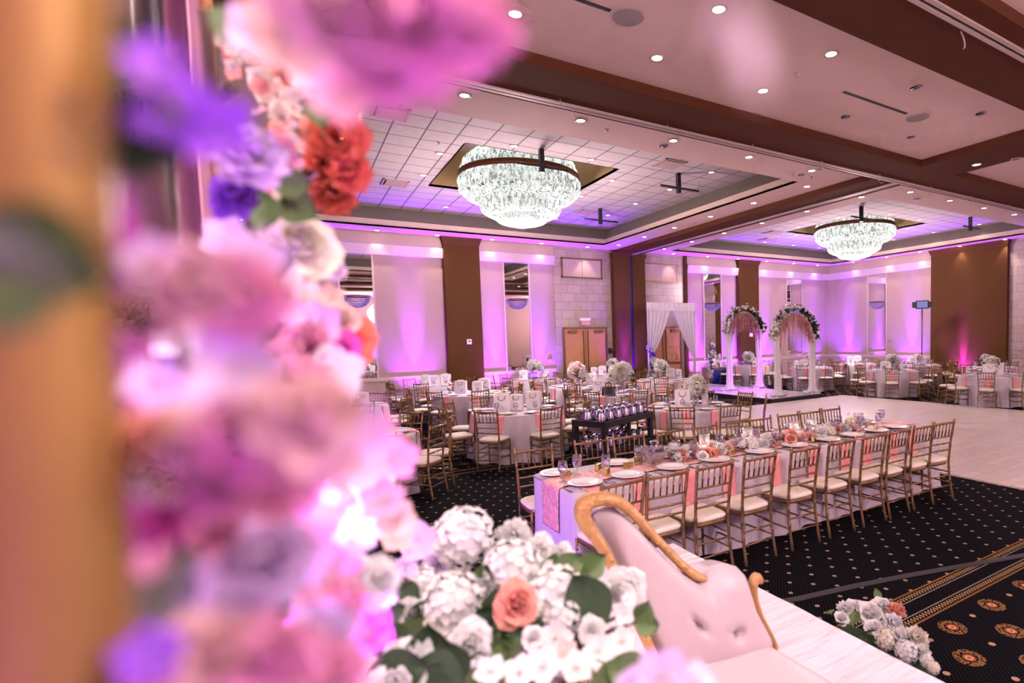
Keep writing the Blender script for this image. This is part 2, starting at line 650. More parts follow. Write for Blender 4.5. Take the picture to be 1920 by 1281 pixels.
# small wire hooks on the beams
hk = MB().tube([(0, 0, 0), (0, -.03, -.05), (.0, -.07, -.10), (0, -.10, -.115), (0, -.105, -.09)], .005, 5).build('ceiling_hook', M['trim'])
hx = [x for x in (3.1, 4.8, 6.5, 8.2, 9.9, 11.7, 13.4, 15.2)]
for i, x in enumerate(hx):
    for j, y in enumerate((6.8, 7.04)):
        o = hk if i == j == 0 else hk.copy()
        if o is not hk:
            COL.objects.link(o)
        o.location = (x + j * .3, y, BZ)
        tag(o, 'small pale wire hook under the long brown beam', 'hook', 'wire hooks under the beam')
o = hk.copy(); COL.objects.link(o); o.location = (6.05, 3.2, BZ); o.scale = (1.6,) * 3; o.rotation_euler = (1.2, 0, 2.4)
tag(o, 'larger pale wire hook beside the track at the top right', 'hook', 'none'); del o['group']


# ---- walls
def wall_piece(name, x0, x1, d0, d1, z0, z1, mat, side, kind=True, parent=None):
    """d = distance out of the wall plane"""
    mb = MB()
    if side == 'back':
        mb.box(x0, x1, YF - d1, YF - d0, z0, z1)
    elif side == 'right':
        mb.box(XR - d1, XR - d0, x0, x1, z0, z1)
    o = mb.build(name, mat, parent)
    if kind and parent is None:
        o['kind'] = 'structure'
    return o


struct('wall_back', MB().box(XL, XR, YF, YF + .2, 0, S + .1), M['wall'])
struct('wall_right', MB().box(XR, XR + .2, YN, YF, 0, S + .1), M['wall'])
struct('wall_left', MB().box(XL - .2, XL, YN, YF, 0, S + .1), M['wall'])
struct('wall_front', MB().box(XL, XR, YN - .2, YN, 0, S + .1), M['wall'])


def panelled(x0, x1, side, valance=True):
    wall_piece('trim_3', x0, x1, 0, .03, 0, .86, M['cream'], side)
    wall_piece('trim_3', x0, x1, 0, .055, .86, .97, M['trim'], side)
    wall_piece('baseboard_' + side, x0, x1, .03, .05, 0, .14, M['trim'], side)
    if valance:
        wall_piece('trim_4', x0, x1, 0, .06, 4.85, S, M['cream'], side)
        mb = MB()
        prof = [(0, 4.55), (.13, 4.55), (.20, 4.84), (.06, 4.87)]
        if side == 'back':
            a = [(x0, YF - d, z) for d, z in prof]
            c = [(x1, YF - d, z) for d, z in prof]
        else:
            a = [(XR - d, x0, z) for d, z in prof]
            c = [(XR - d, x1, z) for d, z in prof]
        mb.add(a + c, [(0, 1, 5, 4), (1, 2, 6, 5), (2, 3, 7, 6), (0, 3, 2, 1), (4, 5, 6, 7)])
        struct('trim_5', mb, M['trim'])


def mirror(x0, x1, side, label):
    t = thing('wall_mirror', label, 'mirror', (0, 0, 0), 0, None)
    for a, b_ in ((x0 - .05, x0), (x1, x1 + .05)):
        wall_piece('frame_strip', a, b_, 0, .04, .97, 4.55, M['trim'], side, parent=t)
    wall_piece('glass', x0, x1, .005, .015, .97, 4.55, M['mirror'], side, parent=t)
    return t


def pilaster(x0, x1, side):
    wall_piece('trim_6', x0, x1, 0, .22, 0, 5.0, M['brown'], side)
    mb = MB()
    prof = [(.22, 4.98), (.30, 5.19)]
    lo, hi = (x0, x1), (x0 - .07, x1 + .07)
    if side == 'back':
        vs = [(lo[0], YF, 4.98), (lo[0], YF - .23, 4.98), (lo[1], YF - .23, 4.98), (lo[1], YF, 4.98),
              (hi[0], YF, 5.2), (hi[0], YF - .32, 5.2), (hi[1], YF - .32, 5.2), (hi[1], YF, 5.2)]
    else:
        vs = [(XR, lo[0], 4.98), (XR - .23, lo[0], 4.98), (XR - .23, lo[1], 4.98), (XR, lo[1], 4.98),
              (XR, hi[0], 5.2), (XR - .32, hi[0], 5.2), (XR - .32, hi[1], 5.2), (XR, hi[1], 5.2)]
    mb.add(vs, [(0, 1, 5, 4), (1, 2, 6, 5), (2, 3, 7, 6), (0, 3, 2, 1)])
    struct('trim_7', mb, M['brown'])


panelled(XL, 4.07, 'back')
panelled(5.16, 7.74, 'back')
panelled(13.45, 16.14, 'back')
panelled(17.27, XR, 'back')
panelled(12.62, YF, 'right')
pilaster(4.07, 5.16, 'back')
pilaster(16.14, 17.27, 'back')
pilaster(9.77, 12.62, 'right')
mirror(1.26, 2.09, 'back', 'tall narrow mirror on the back wall beside the pink flowers')
mirror(6.0, 6.83, 'back', 'tall narrow mirror on the back wall between the brown pilaster and the double doors')
mirror(14.36, 15.25, 'back', 'tall narrow mirror on the back wall right of the white draped doorway')
mirror(19.22, 20.22, 'back', 'tall narrow mirror on the back wall nearest the room corner')
mirror(14.78, 15.66, 'right', 'tall narrow mirror on the right wall')
# stone surrounds
struct('wall_back', MB().box(7.74, 9.98, YF - .05, YF, 0, S), M['stone'])
struct('wall_back', MB().box(11.33, 13.3, YF - .05, YF, 0, S), M['stone'])
struct('wall_right', MB().box(XR - .05, XR, YN, 9.77, 0, S), M['stoneY'])
wall_piece('trim_6', 13.3, 13.45, 0, .12, 0, S, M['brown'], 'back')
# column under the cross beam with the dark gap of the folding partition
struct('trim_6', MB().box(9.98, 10.66, YF - .30, YF, 0, 4.95), M['brown'])
struct('trim_6', MB().box(10.78, 11.33, YF - .30, YF, 0, 4.95), M['brown'])
struct('trim_6', MB().box(10.66, 10.78, YF - .26, YF, 0, 5.07), M['navy'])
for a, b_ in ((9.98, 10.66), (10.78, 11.33)):
    struct('trim_7', MB().box(a - .03, b_ + .03, YF - .36, YF, 4.93, 5.1), M['brown'])


def access_panel(x0, x1, label):
    t = thing('access_panel', label, 'wall panel')
    mb = MB()
    z0, z1, y = 4.13, 4.84, YF - .05
    mb.box(x0, x1, y - .035, y, z0, z0 + .05).box(x0, x1, y - .035, y, z1 - .05, z1)
    mb.box(x0, x0 + .05, y - .035, y, z0, z1).box(x1 - .05, x1, y - .035, y, z0, z1)
    mb.build('frame', M['bronze'], t)
    for a, b_ in ((x0 + .05, (x0 + x1) / 2 - .008), ((x0 + x1) / 2 + .008, x1 - .05)):
        MB().box(a, b_, y - .022, y, z0 + .05, z1 - .05).build('door', M['cream'], t)


access_panel(8.02, 9.62, 'two-door wall panel high above the double doors with the exit sign')
access_panel(11.42, 13.02, 'two-door wall panel high above the white draped doorway')


def double_door(n, x0, x1, h):
    y = YF - .05
    t = thing('door_%d' % n, None, None)
    t['kind'] = 'structure'
    mb = MB()
    mb.box(x0 - .07, x0, y - .06, y, 0, h + .07).box(x1, x1 + .07, y - .06, y, 0, h + .07).box(x0, x1, y - .06, y, h, h + .07)
    mb.build('door_frame', M['bronze'], t)
    xm = (x0 + x1) / 2
    for a, b_, s in ((x0 + .005, xm - .012, 1), (xm + .012, x1 - .005, -1)):
        leaf = MB().box(a, b_, y - .045, y - .005, .01, h).build('door_leaf', M['doorwood'], t)
        e = b_ if s > 0 else a
        MB().box(e - s * .07 - .015, e - s * .07 + .015, y - .085, y - .045, .05, h - .05).build('vertical_rod', M['bronze'], leaf)
        MB().box(a + .04, b_ - .04, y - .10, y - .06, .93, .99).build('push_bar', M['bronze'], leaf)
        MB().box(e - s * .12 - .05, e - s * .12 + .05, y - .12, y - .045, .90, 1.03).build('latch_box', M['silver'], leaf)
        cx = a + .28 if s > 0 else b_ - .28
        MB().box(cx - .17, cx + .17, y - .11, y - .045, h - .14, h - .05).build('door_closer', M['bronze'], leaf)


double_door(1, 8.06, 9.67, 2.33)
double_door(2, 11.50, 13.05, 2.33)


def text_mesh(name, body, size, mat, parent, loc, rot, ext=.004):
    cu = bpy.data.curves.new(name, 'FONT')
    cu.body = body
    cu.size = size
    cu.align_x = 'CENTER'
    cu.align_y = 'CENTER'
    cu.extrude = ext
    tmp = bpy.data.objects.new(name, cu)
    COL.objects.link(tmp)
    dg = bpy.context.evaluated_depsgraph_get()
    me = bpy.data.meshes.new_from_object(tmp.evaluated_get(dg))
    bpy.data.objects.remove(tmp)
    me.materials.clear()
    me.materials.append(mat)
    return put(name, me, parent, loc, rot)


ex = thing('exit_sign', 'small red exit sign on the stone wall above the wooden double doors', 'exit sign', (8.86, YF - .11, 2.62))
MB().box(-.2, .2, -.03, .06, .02, .10).build('housing', M['white'], ex)
MB().box(-.17, .17, -.012, .004, -.14, .02).build('panel', principled('exit_panel', (.75, .55, .55), .4), ex)
text_mesh('letters', 'EXIT', .15, emissive('exit_red', (.9, .06, .05), .3), ex, (0, -.016, -.062), (PI / 2, 0, 0))
th = thing('thermostat', 'small white control box on the wide brown pilaster of the back wall', 'wall control', (4.72, YF - .24, 1.97))
MB().box(-.07, .07, -.03, .02, -.08, .08).build('case', M['white'], th)
MB().box(-.04, .04, -.035, -.03, -.01, .04).build('display', M['gray'], th)
tag(bevel(MB().box(9.80, 9.93, YF - .09, YF - .05, 1.42, 1.62).build('card_reader', M['dark']), .01), 'black card reader on the stone wall right of the double doors', 'card reader')
tag(MB().box(7.42, 7.54, YF - .05, YF, 1.16, 1.30).build('wall_outlet', M['cream']), 'pale wall plate left of the wooden double doors', 'wall plate')
th = thing('thermostat', 'small white control box on the brown pilaster seen through the left flower arch', 'wall control', (16.75, YF - .24, 2.0))
MB().box(-.08, .08, -.03, .02, -.08, .08).build('case', M['white'], th)


# wall sconces : half bowls of crystal hung on the mirrors
def sconce(loc, rz, label):
    t = thing('wall_sconce', label, 'wall lamp', loc, rz)
    n = 14
    mb = MB()
    for j in range(9):
        a = j / 8 * PI / 2
        r, z = .33 * math.cos(a * .96), -.30 * math.sin(a)
        cnt = max(4, int(26 * math.cos(a * .9)))
        for i in range(cnt + 1):
            ph = PI * i / cnt + PI
            mb.ball((r * math.cos(ph), r * math.sin(ph), z), .017, 3)
    mb.build('crystal_bowl', M['sconce'], t, True)
    MB().lathe([(.30, -.01), (.345, -.01), (.345, .03), (.30, .03)], 20, (0, 0, 0), 0, False, PI, 2 * PI).build('rim', M['bandwood'], t, True)


sconce((1.68, YF - .03, 3.33), 0, 'half-bowl crystal wall lamp on the mirror beside the pink flowers')
sconce((6.42, YF - .03, 3.33), 0, 'half-bowl crystal wall lamp on the mirror left of the double doors')
sconce((14.8, YF - .03, 3.33), 0, 'half-bowl crystal wall lamp on the mirror right of the draped doorway')
sconce((19.72, YF - .03, 3.33), 0, 'half-bowl crystal wall lamp on the mirror nearest the room corner')
sconce((XR - .03, 15.2, 3.33), -PI / 2, 'half-bowl crystal wall lamp on the mirror of the right wall')

# ------------------------------------------------------------------ ceiling fittings
WARM = (1, .80, .62)
dl_ring = MB().lathe([(.060, 0), (.085, -.002), (.09, -.008), (.075, -.014), (.062, -.008)], 20).mesh('trim_ring', M['trim'])
dl_lens = MB().lathe([(.0001, -.004), (.062, -.006)], 20).mesh('lens', M['bulb'])
dl_lens2 = MB().lathe([(.0001, -.004), (.062, -.006)], 20).mesh('lens', M['bulbsoft'])
mb = MB().lathe([(.0001, -.002), (.062, -.006)], 20)
dl_dark = mb.mesh('lens', M['dark'])
dl_bar = MB().box(-.012, .012, -.06, .06, -.016, -.004).mesh('baffle', M['silver'])


def downlight(x, y, z, label, group, lens=None, power=0, ang=110, target=None):
    t = thing('recessed_downlight', label, 'ceiling light', (x, y, z), 0, group)
    put('trim_ring', dl_ring, t)
    put('lens', lens or dl_lens, t)
    if lens is dl_dark:
        put('baffle', dl_bar, t)
    if power:
        spot('downlight_lamp', (x, y, z - .03), target or (x, y, 0), power, WARM, ang, .6, .05)


PS = 16
for i in range(-1, 12):
    x = 2.10 + i * 1.69
    if abs(x - 10.5) < .5:
        continue
    downlight(x, 7.6, S, 'round white ceiling light in the pale strip behind the long beam', 'lights behind the long beam', None, PS)
for x in (9.69, 11.6):
    for i in range(6):
        downlight(x, 8.45 + i * 1.67, S, 'round white ceiling light in the row %s of the cross beam' % ('left' if x < 10 else 'right'), 'lights %s of the cross beam' % ('left' if x < 10 else 'right'), None, PS)
for x in (-.9, .55, 2.23, 3.87, 5.53, 7.2, 8.91, 12.6, 14.3, 15.95, 17.6, 19.3, 20.9):
    downlight(x, 17.62, S, 'round ceiling light in the row along the back wall', 'lights along the back wall', None, 28, 75, (x, 17.85, 0))
for y in (16.2, 14.5, 13.0, 11.4, 9.8, 8.3, 6.0, 4.2):
    downlight(21.62, y, S, 'round ceiling light in the row along the right wall', 'lights along the right wall', None, 28, 75, (21.85, y, 0))
for i in range(6):
    for y in (4.38, 5.49):
        x = 2.05 + i * 1.70 + (0 if y > 5 else 1.70)
        if x > 10:
            continue
        lit = not (x > 7)
        downlight(x, y, S, ('bright round ceiling light' if lit else 'unlit round ceiling fitting') + ' in the near ceiling panel before the long beam',
                  'near ceiling lights' if lit else 'unlit near fittings', None if lit else dl_dark, 16 if lit else 0)
downlight(11.0, 5.5, BZ, 'round white ceiling light on the brown beam crossing at the right', None, None, 12)
downlight(11.3, 4.95, BZ, 'unlit ceiling fitting on the brown beam crossing at the right', None, dl_dark)
for i, x in enumerate((13.1, 14.8, 16.5, 18.2)):
    downlight(x, 5.49, S, 'ceiling fitting in the ceiling panel at the right picture edge', 'far near-row fittings', dl_dark if i < 1 else None, 16 if i else 0)
for x in (5.48, 8.9, 13.0):
    downlight(x, 7.9, S, 'unlit round ceiling fitting behind the long beam', 'unlit fittings behind the beam', dl_dark)
for cx, cy, nm in ((CH1[0], CH1[1], 'left'), (CH2[0], CH2[1], 'right')):
    for dx, dy in ((-.85, -2.0), (.85, -2.0), (-2.0, -.85), (2.0, -.85), (-2.0, .85), (2.0, .85), (-.85, 2.0), (.85, 2.0), (3.72, -2.55), (3.72, -.85), (3.72, .85), (3.72, 2.5), (-3.72, -.85), (-3.72, .85), (-.85, 3.7), (.85, 3.7), (2.5, 3.7)):
        downlight(cx + dx, cy + dy, T, 'small warm ceiling light among the ceiling tiles round the %s chandelier' % nm, 'tile ceiling lights round the %s chandelier' % nm, dl_lens2, 5, 100)

# lights of the unseen half of the room, behind the photographer
for x in (-3, 1, 5, 9.5, 14, 19):
    for y in (-4.2, -1.8, 1.6):
        downlight(x, y, S, 'round ceiling light behind the photographer', 'ceiling lights behind the photographer', None, 16, 120)

spk = MB().lathe([(.0001, -.012), (.135, -.012), (.15, -.006), (.15, 0)], 28).mesh('ceiling_speaker', vary(principled('speaker_grille', (.36, .29, .28), .8), 200, .3))
for x in (3.04, 8.17):
    tag(put('ceiling_speaker', spk, None, (x, 4.96, S), None, 1.1), 'round grey ceiling speaker %s' % ('near the top edge beside the bright lights' if x < 5 else 'beside the long black slot above the beam corner'), 'ceiling speaker')
for x0, x1 in ((1.55, 2.84), (6.42, 7.88)):
    tag(MB().box(x0, x1, 4.935, 4.985, S - .004, S).build('air_slot', M['dark']), 'long black air slot in the near ceiling panel, %s' % ('at the top edge' if x0 < 3 else 'before the beam corner'), 'air vent')
spr = MB().lathe([(.035, 0), (.035, -.006), (.010, -.008), (.010, -.03), (.028, -.034), (.0001, -.036)], 12).mesh('sprinkler_head', M['trim'])
for x, y, z in ((5.48, 4.92, S), (4.3, 7.72, S), (9.2, 7.9, S), (9.8, 12.6, S), (2.6, 11.3, T), (7.3, 11.3, T), (6.9, 14.3, T)):
    tag(put('sprinkler_head', spr, None, (x, y, z)), 'small sprinkler head on the ceiling', 'sprinkler', 'ceiling sprinklers')


def diffuser(x, y, label, w=.565):
    t = thing('ceiling_diffuser', label, 'air vent', (x, y, T))
    h = w / 2
    mb = MB()
    mb.box(-h, h, -h, -h + .04, -.02, 0).box(-h, h, h - .04, h, -.02, 0).box(-h, -h + .04, -h, h, -.02, 0).box(h - .04, h, -h, h, -.02, 0)
    mb.box(-h + .04, h - .04, -h + .04, h - .04, -.004, 0, 1)
    mb.build('frame', [M['cream'], M['dark']], t)
    MB().box(-h + .07, h - .05, -h + .07, h - .05, -.03, -.012).build('panel', M['cream'], t)


for x, y, l in ((1.60, 10.25, 'square ceiling vent beside the big blurred pink blossom'), (7.25, 10.20, 'square ceiling vent above the hanging black bracket right of the left chandelier'), (2.3, 14.6, 'square ceiling vent low left of the left chandelier'),
                (6.3, 16.1, 'square ceiling vent close behind the left chandelier tip'), (7.7, 15.2, 'square ceiling vent beside the far black bracket of the left tray'),
                (15.3, 15.0, 'square ceiling vent left of the right chandelier'), (16.2, 16.2, 'dark square ceiling vent low left of the right chandelier')):
    diffuser(x, y, l)


def bracket(x, y, label):
    t = thing('hanging_bracket', label, 'ceiling bracket', (x, y, T))
    MB().box(-.045, .045, -.045, .045, -.46, 0).build('stem', M['black'], t)
    MB().tube([(-.55, -.06, -.36), (.55, -.06, -.36)], .026, 8).build('crossbar', M['black'], t, True)
    mb = MB()
    mb.ball((0, -.048, -.15), .012, 4).ball((0, -.048, -.30), .012, 4)
    mb.build('bolts', M['silver'], t, True)


for x, y, l in ((4.44, 10.72, 'black T-shaped bracket hanging in front of the left chandelier'), (7.84, 10.7, 'black T-shaped bracket hanging right of the left chandelier'),
                (7.85, 14.64, 'black T-shaped bracket hanging farther back, low right of the left chandelier'), (14.75, 10.75, 'black T-shaped bracket hanging in front of the right chandelier'),
                (19.5, 9.93, 'black T-shaped bracket hanging right of the right chandelier')):
    bracket(x, y, l)


# ------------------------------------------------------------------ chandeliers
def make_chandelier(c, label):
    t = thing('crystal_chandelier', label, 'chandelier', (c[0], c[1], T))
    MB().lathe([(1.50, -.10), (1.535, -.10), (1.535, .03), (1.50, .03)], 64).build('wooden_band', M['bandwood'], t, True)
    tiers = [('upper_crystal_tier', [(1.46, .04), (1.47, .14), (1.42, .26), (1.33, .38), (1.20, .46)]),
             ('crystal_tier', [(1.52, -.11), (1.55, -.20), (1.53, -.33), (1.45, -.45), (1.30, -.54), (1.10, -.60), (1.04, -.58)]),
             ('crystal_tier', [(1.03, -.58), (1.05, -.67), (1.02, -.78), (.94, -.87), (.80, -.93), (.66, -.94)]),
             ('crystal_tier', [(.64, -.93), (.66, -1.0), (.60, -1.06), (.46, -1.10), (.29, -1.10)]),
             ('crystal_tier', [(.28, -1.09), (.28, -1.13), (.21, -1.16), (.10, -1.17), (.05, -1.17)])]
    bead = lambda mb, p, r: mb.add([(p[0] - r, p[1], p[2]), (p[0] + r, p[1], p[2]), (p[0], p[1] - r, p[2]), (p[0], p[1] + r, p[2]), (p[0], p[1], p[2] - r * 1.1), (p[0], p[1], p[2] + r * 1.1)],
                                   [(0, 2, 5), (2, 1, 5), (1, 3, 5), (3, 0, 5), (2, 0, 4), (1, 2, 4), (3, 1, 4), (0, 3, 4)])
    for nm, prof in tiers:
        # arc-length resample
        P = [Vector((a, 0, z)) for a, z in prof]
        seg = [(P[i + 1] - P[i]).length for i in range(len(P) - 1)]
        L = sum(seg)
        step = .034
        mb = MB()
        cnt = max(3, int(L / step))
        for j in range(cnt + 1):
            s = L * j / cnt
            i = 0
            while i < len(seg) - 1 and s > seg[i]:
                s -= seg[i]
                i += 1
            p = P[i].lerp(P[i + 1], min(1, s / seg[i]))
            n = max(8, int(2 * PI * p.x / .040))
            sc = 1 + .012 * math.sin(j)
            for k in range(n):
                a = 2 * PI * k / n + (.5 if False else 0)
                bead(mb, (p.x * sc * math.cos(a), p.x * sc * math.sin(a), p.z + rnd.uniform(-.004, .004)), .0165)
        o = mb.build(nm, M['beads'], t)
        MB().lathe([(max(.001, a - .03), z) for a, z in prof], 48).build('inner_shade', M['beadgap'], o, True)
        if nm == 'crystal_tier' and prof[0][0] < 1.2:
            MB().lathe([(prof[0][0] - .01, prof[0][1] - .012), (prof[0][0] + .035, prof[0][1] - .012), (prof[0][0] + .035, prof[0][1] + .01), (prof[0][0] - .01, prof[0][1] + .01)], 48).build('tier_ring', M['bronze'], o, True)
    MB().tube([(0, 0, .3), (0, 0, .95)], .05, 8).build('hanging_rod', M['bronze'], t, True)
    MB().lathe([(.0001, -1.20), (.05, -1.195), (.06, -1.18)], 16).build('finial', M['bronze'], t, True)
    t.scale = (.905, .905, .98)
    return t


c1 = make_chandelier(CH1, 'large tiered crystal chandelier with a wooden band, the nearer one on the left')
dup(c1, (CH2[0], CH2[1], T), .3, 'smaller-looking tiered crystal chandelier farther back on the right')
for c in (CH1, CH2):
    point('chandelier_lamp', (c[0], c[1], T - 1.45), 420, (1, .80, .80), .5)
    point('chandelier_top_lamp', (c[0], c[1], T + .55), 25, (1, .85, .7), .3)

# ------------------------------------------------------------------ gold chairs
def post_radii(pts, r, knots):
    """radius along a bamboo-turned post with thicker knuckles"""
    return [r * (1.35 if i in knots else 1.0) for i in range(len(pts))]


def bamboo(mb, a, b, r, knots, n=8, mi=0, bend=None):
    a, b = Vector(a), Vector(b)
    ts = [0]
    for k in knots:
        ts += [k - .018, k, k + .018]
    ts += [1]
    pts, rad = [], []
    for i, t in enumerate(ts):
        p = a.lerp(b, t)
        if bend:
            p = p + Vector(bend) * math.sin(PI * t)
        pts.append(p)
        rad.append(r * (1.38 if t in knots else 1.0))
    mb.tube(pts, rad, n, mi)


def chair_meshes():
    D = {}
    leg = MB()
    bamboo(leg, (0, 0, 0), (0, 0, .43), .0125, [.25, .55, .8])
    D['leg'] = leg.mesh('leg', M['gold'])

    def rear(s):
        mb = MB()
        pts = [(s * .178, -.235, 0), (s * .176, -.205, .15), (s * .172, -.185, .30), (s * .170, -.180, .43), (s * .172, -.188, .55), (s * .176, -.203, .70), (s * .181, -.225, .85), (s * .183, -.238, .925)]
        P, Rr = [], []
        kn = [.1, .22, .34, .55, .66, .78, .9]
        for i in range(len(pts) - 1):
            A, B = Vector(pts[i]), Vector(pts[i + 1])
            for t in ((0, .42, .5, .58) if i else (0, .5)):
                P.append(A.lerp(B, t))
                Rr.append(.0128 * (1.38 if t == .5 and i else 1))
        P.append(Vector(pts[-1]))
        Rr.append(.0135)
        P.append(Vector(pts[-1]) + Vector((0, 0, .012)))
        Rr.append(.009)
        mb.tube(P, Rr, 8)
        return mb
    D['rearL'] = rear(-1).mesh('rear_leg', M['gold'])
    D['rearR'] = rear(1).mesh('rear_leg', M['gold'])
    mb = MB()
    mb.surf(lambda u, v: (lambda a, r: ((.185 + .012 * (1 if math.sin(a) > 0 else -.5)) * abs(math.cos(a)) ** .45 * (1 if math.cos(a) > 0 else -1) * r,
                                       .185 * abs(math.sin(a)) ** .45 * (1 if math.sin(a) > 0 else -1) * r, .445 if False else .43 - .022 * v * 0))(2 * PI * u, 1), 28, 1, 0, True)
    # rounded square frame ring
    mb = MB()

    def outline(k, grow=0.):
        a = 2 * PI * k / 28
        c, s_ = math.cos(a), math.sin(a)
        return ((.182 + .012 * s_ + grow) * abs(c) ** .42 * (1 if c > 0 else -1), (.182 + grow) * abs(s_) ** .42 * (1 if s_ > 0 else -1))
    for prof in ([(0, .405), (.006, .41), (.006, .435), (0, .44)],):
        vs = []
        for g, z in prof:
            vs += [(*outline(k, g), z) for k in range(28)]
        fs = [(j * 28 + k, j * 28 + (k + 1) % 28, (j + 1) * 28 + (k + 1) % 28, (j + 1) * 28 + k) for j in range(3) for k in range(28)]
        fs += [tuple(range(28))[::-1], tuple(84 + k for k in range(28))]
        mb.add(vs, fs)
    D['frame'] = mb.mesh('seat_frame', M['gold'])
    mb = MB()
    vs = []
    pr = [(-.004, .44), (.010, .452), (.010, .468), (-.012, .482), (-.06, .490), (-.13, .492)]
    for g, z in pr:
        vs += [(*outline(k, g), z) for k in range(28)]
    fs = [(j * 28 + k, j * 28 + (k + 1) % 28, (j + 1) * 28 + (k + 1) % 28, (j + 1) * 28 + k) for j in range(len(pr) - 1) for k in range(28)]
    fs += [tuple((len(pr) - 1) * 28 + k for k in range(28))]
    mb.add(vs, fs)
    D['cushion'] = mb.mesh('seat_cushion', M['cushion'])

    def yb(z):
        return -.180 - .058 * max(0, (z - .43) / .495) ** 1.5
    mb = MB()
    bamboo(mb, (-.182, yb(.895), .895), (.182, yb(.895), .895), .0125, [.5])
    D['crest'] = mb.mesh('crest_rail', M['gold'])
    for i, z in enumerate((.735, .655, .575)):
        mb = MB()
        bamboo(mb, (-.175, yb(z), z), (.175, yb(z), z), .0095, [.33, .67])
        D['rail%d' % i] = mb.mesh('back_rail', M['gold'])
    for i in range(5):
        x = -.118 + .059 * i
        mb = MB()
        bamboo(mb, (x, yb(.74), .74), (x * 1.02, yb(.89), .89), .0072, [.5], 6)
        D['sp%d' % i] = mb.mesh('spindle', M['gold'])
    mb = MB()
    for z in (.16, .28):
        bamboo(mb, (-.172, .165, z), (.172, .165, z), .0085, [.5], 6)
        for s in (-1, 1):
            bamboo(mb, (s * .173, .165, z + .03), (s * .174, -.196, z + .03), .0085, [.5], 6)
        bamboo(mb, (-.172, -.198, z), (.172, -.198, z), .0085, [.5], 6)
    D['stretchers'] = mb.mesh('stretchers', M['gold'])
    return D


CM = chair_meshes()


def make_chair(simple=False):
    t = thing('chiavari_chair', 'x', 'chair')
    put('seat_cushion', CM['cushion'], t)
    put('seat_frame', CM['frame'], t)
    put('leg', CM['leg'], t, (-.176, .168, 0))
    put('leg', CM['leg'], t, (.176, .168, 0))
    put('rear_leg', CM['rearL'], t)
    put('rear_leg', CM['rearR'], t)
    if simple:
        me = bmesh_join([CM['crest'], CM['rail0'], CM['rail1'], CM['rail2']] + [CM['sp%d' % i] for i in range(5)], 'backrest', M['gold'])
        put('backrest', me, t)
    else:
        bk = put('crest_rail', CM['crest'], t)
        for i in range(3):
            put('back_rail', CM['rail%d' % i], t)
        for i in range(5):
            put('spindle', CM['sp%d' % i], t)
    put('stretchers', CM['stretchers'], t)
    return t


def bmesh_join(meshes, name, mat):
    mb = MB()
    for me in meshes:
        mb.add([tuple(v.co) for v in me.vertices], [tuple(p.vertices) for p in me.polygons])
    return mb.mesh(name, mat)


CHAIR = {}


def chair(x, y, rz, label, group, simple=False):
    if simple not in CHAIR:
        c = CHAIR[simple] = make_chair(simple)
        c.location = (x, y, 0)
        c.rotation_euler = (0, 0, rz)
        return tag(c, label, None, group)
    return dup(CHAIR[simple], (x, y, 0), rz, label, group)


# ------------------------------------------------------------------ flowers
def petal(mb, base, ax, side, nrm, L, W, cup=.3, ruf=0., mi=0, nu=3, nv=4):
    """a curved petal from base along ax, width along side, bending toward nrm"""
    def fn(u, v):
        w = W * (math.sin(PI * min(1, v * .92 + .08)) ** .6) * (u - .5) * 2 * .5
        bend = cup * L * v * v
        edge = cup * W * .5 * (2 * u - 1) ** 2
        rr = ruf * L * math.sin(u * 9 + v * 3) * v
        return base + ax * (L * v) + side * w + nrm * (bend + edge + rr)
    mb.surf(fn, nu, nv, mi)


def rvec():
    while True:
        v = Vector((rnd.uniform(-1, 1), rnd.uniform(-1, 1), rnd.uniform(-1, 1)))
        if .1 < v.length < 1:
            return v.normalized()


def rose_mesh(name, mat, n=20, ruf=0.05):
    mb = MB()
    for i in range(n):
        t = i / (n - 1)
        a = i * 2.4
        r = .08 + .50 * t
        d = Vector((math.cos(a), math.sin(a), 0))
        tilt = .12 + 1.15 * t ** 1.3
        ax = (Vector((0, 0, 1)) * math.cos(tilt) + d * math.sin(tilt)).normalized()
        side = Vector((-math.sin(a), math.cos(a), 0))
        nrm = side.cross(ax)
        if nrm.dot(d) > 0:
            nrm = -nrm
        base = d * r * .35 + Vector((0, 0, -.25 * t))
        petal(mb, base, ax, side, nrm, .62 + .35 * t, .55 + .75 * t, -.10 if t > .6 else .12, ruf, 0, 4, 4)
    return mb.mesh(name, mat)


def ruffle_mesh(name, mat, n=46):
    """full ruffled bloom such as a peony or carnation"""
    mb = MB()
    for i in range(n):
        t = (i + .5) / n
        phi = i * 2.39996
        th = math.acos(1 - 1.25 * t)
        d = Vector((math.sin(th) * math.cos(phi), math.sin(th) * math.sin(phi), math.cos(th)))
        side = d.cross(Vector((.2, .1, 1))).normalized()
        nrm = side.cross(d)
        petal(mb, d * .12, d, side, nrm, .85 + rnd.uniform(-.1, .12), .62, rnd.uniform(-.1, .35), .07, 0, 4, 4)
    return mb.mesh(name, mat)


def hydrangea_mesh(name, mat, n=70):
    mb = MB()
    for i in range(n):
        t = (i + .5) / n
        phi = i * 2.39996
        z = 1 - 1.55 * t
        s = math.sqrt(max(0, 1 - z * z))
        d = Vector((s * math.cos(phi), s * math.sin(phi), z))
        d = (d + rvec() * .12).normalized()
        c = d * rnd.uniform(.86, 1.02)
        a0 = rnd.uniform(0, PI)
        u = d.orthogonal().normalized()
        w = d.cross(u)
        for k in range(4):
            a = a0 + k * PI / 2
            ax = (u * math.cos(a) + w * math.sin(a) + d * rnd.uniform(.0, .3)).normalized()
            sd = d.cross(ax).normalized()
            petal(mb, c, ax, sd, d, .21, .22, .12, 0, 0, 2, 2)
    mb.ball((0, 0, 0), .80, 8)
    return mb.mesh(name, mat)


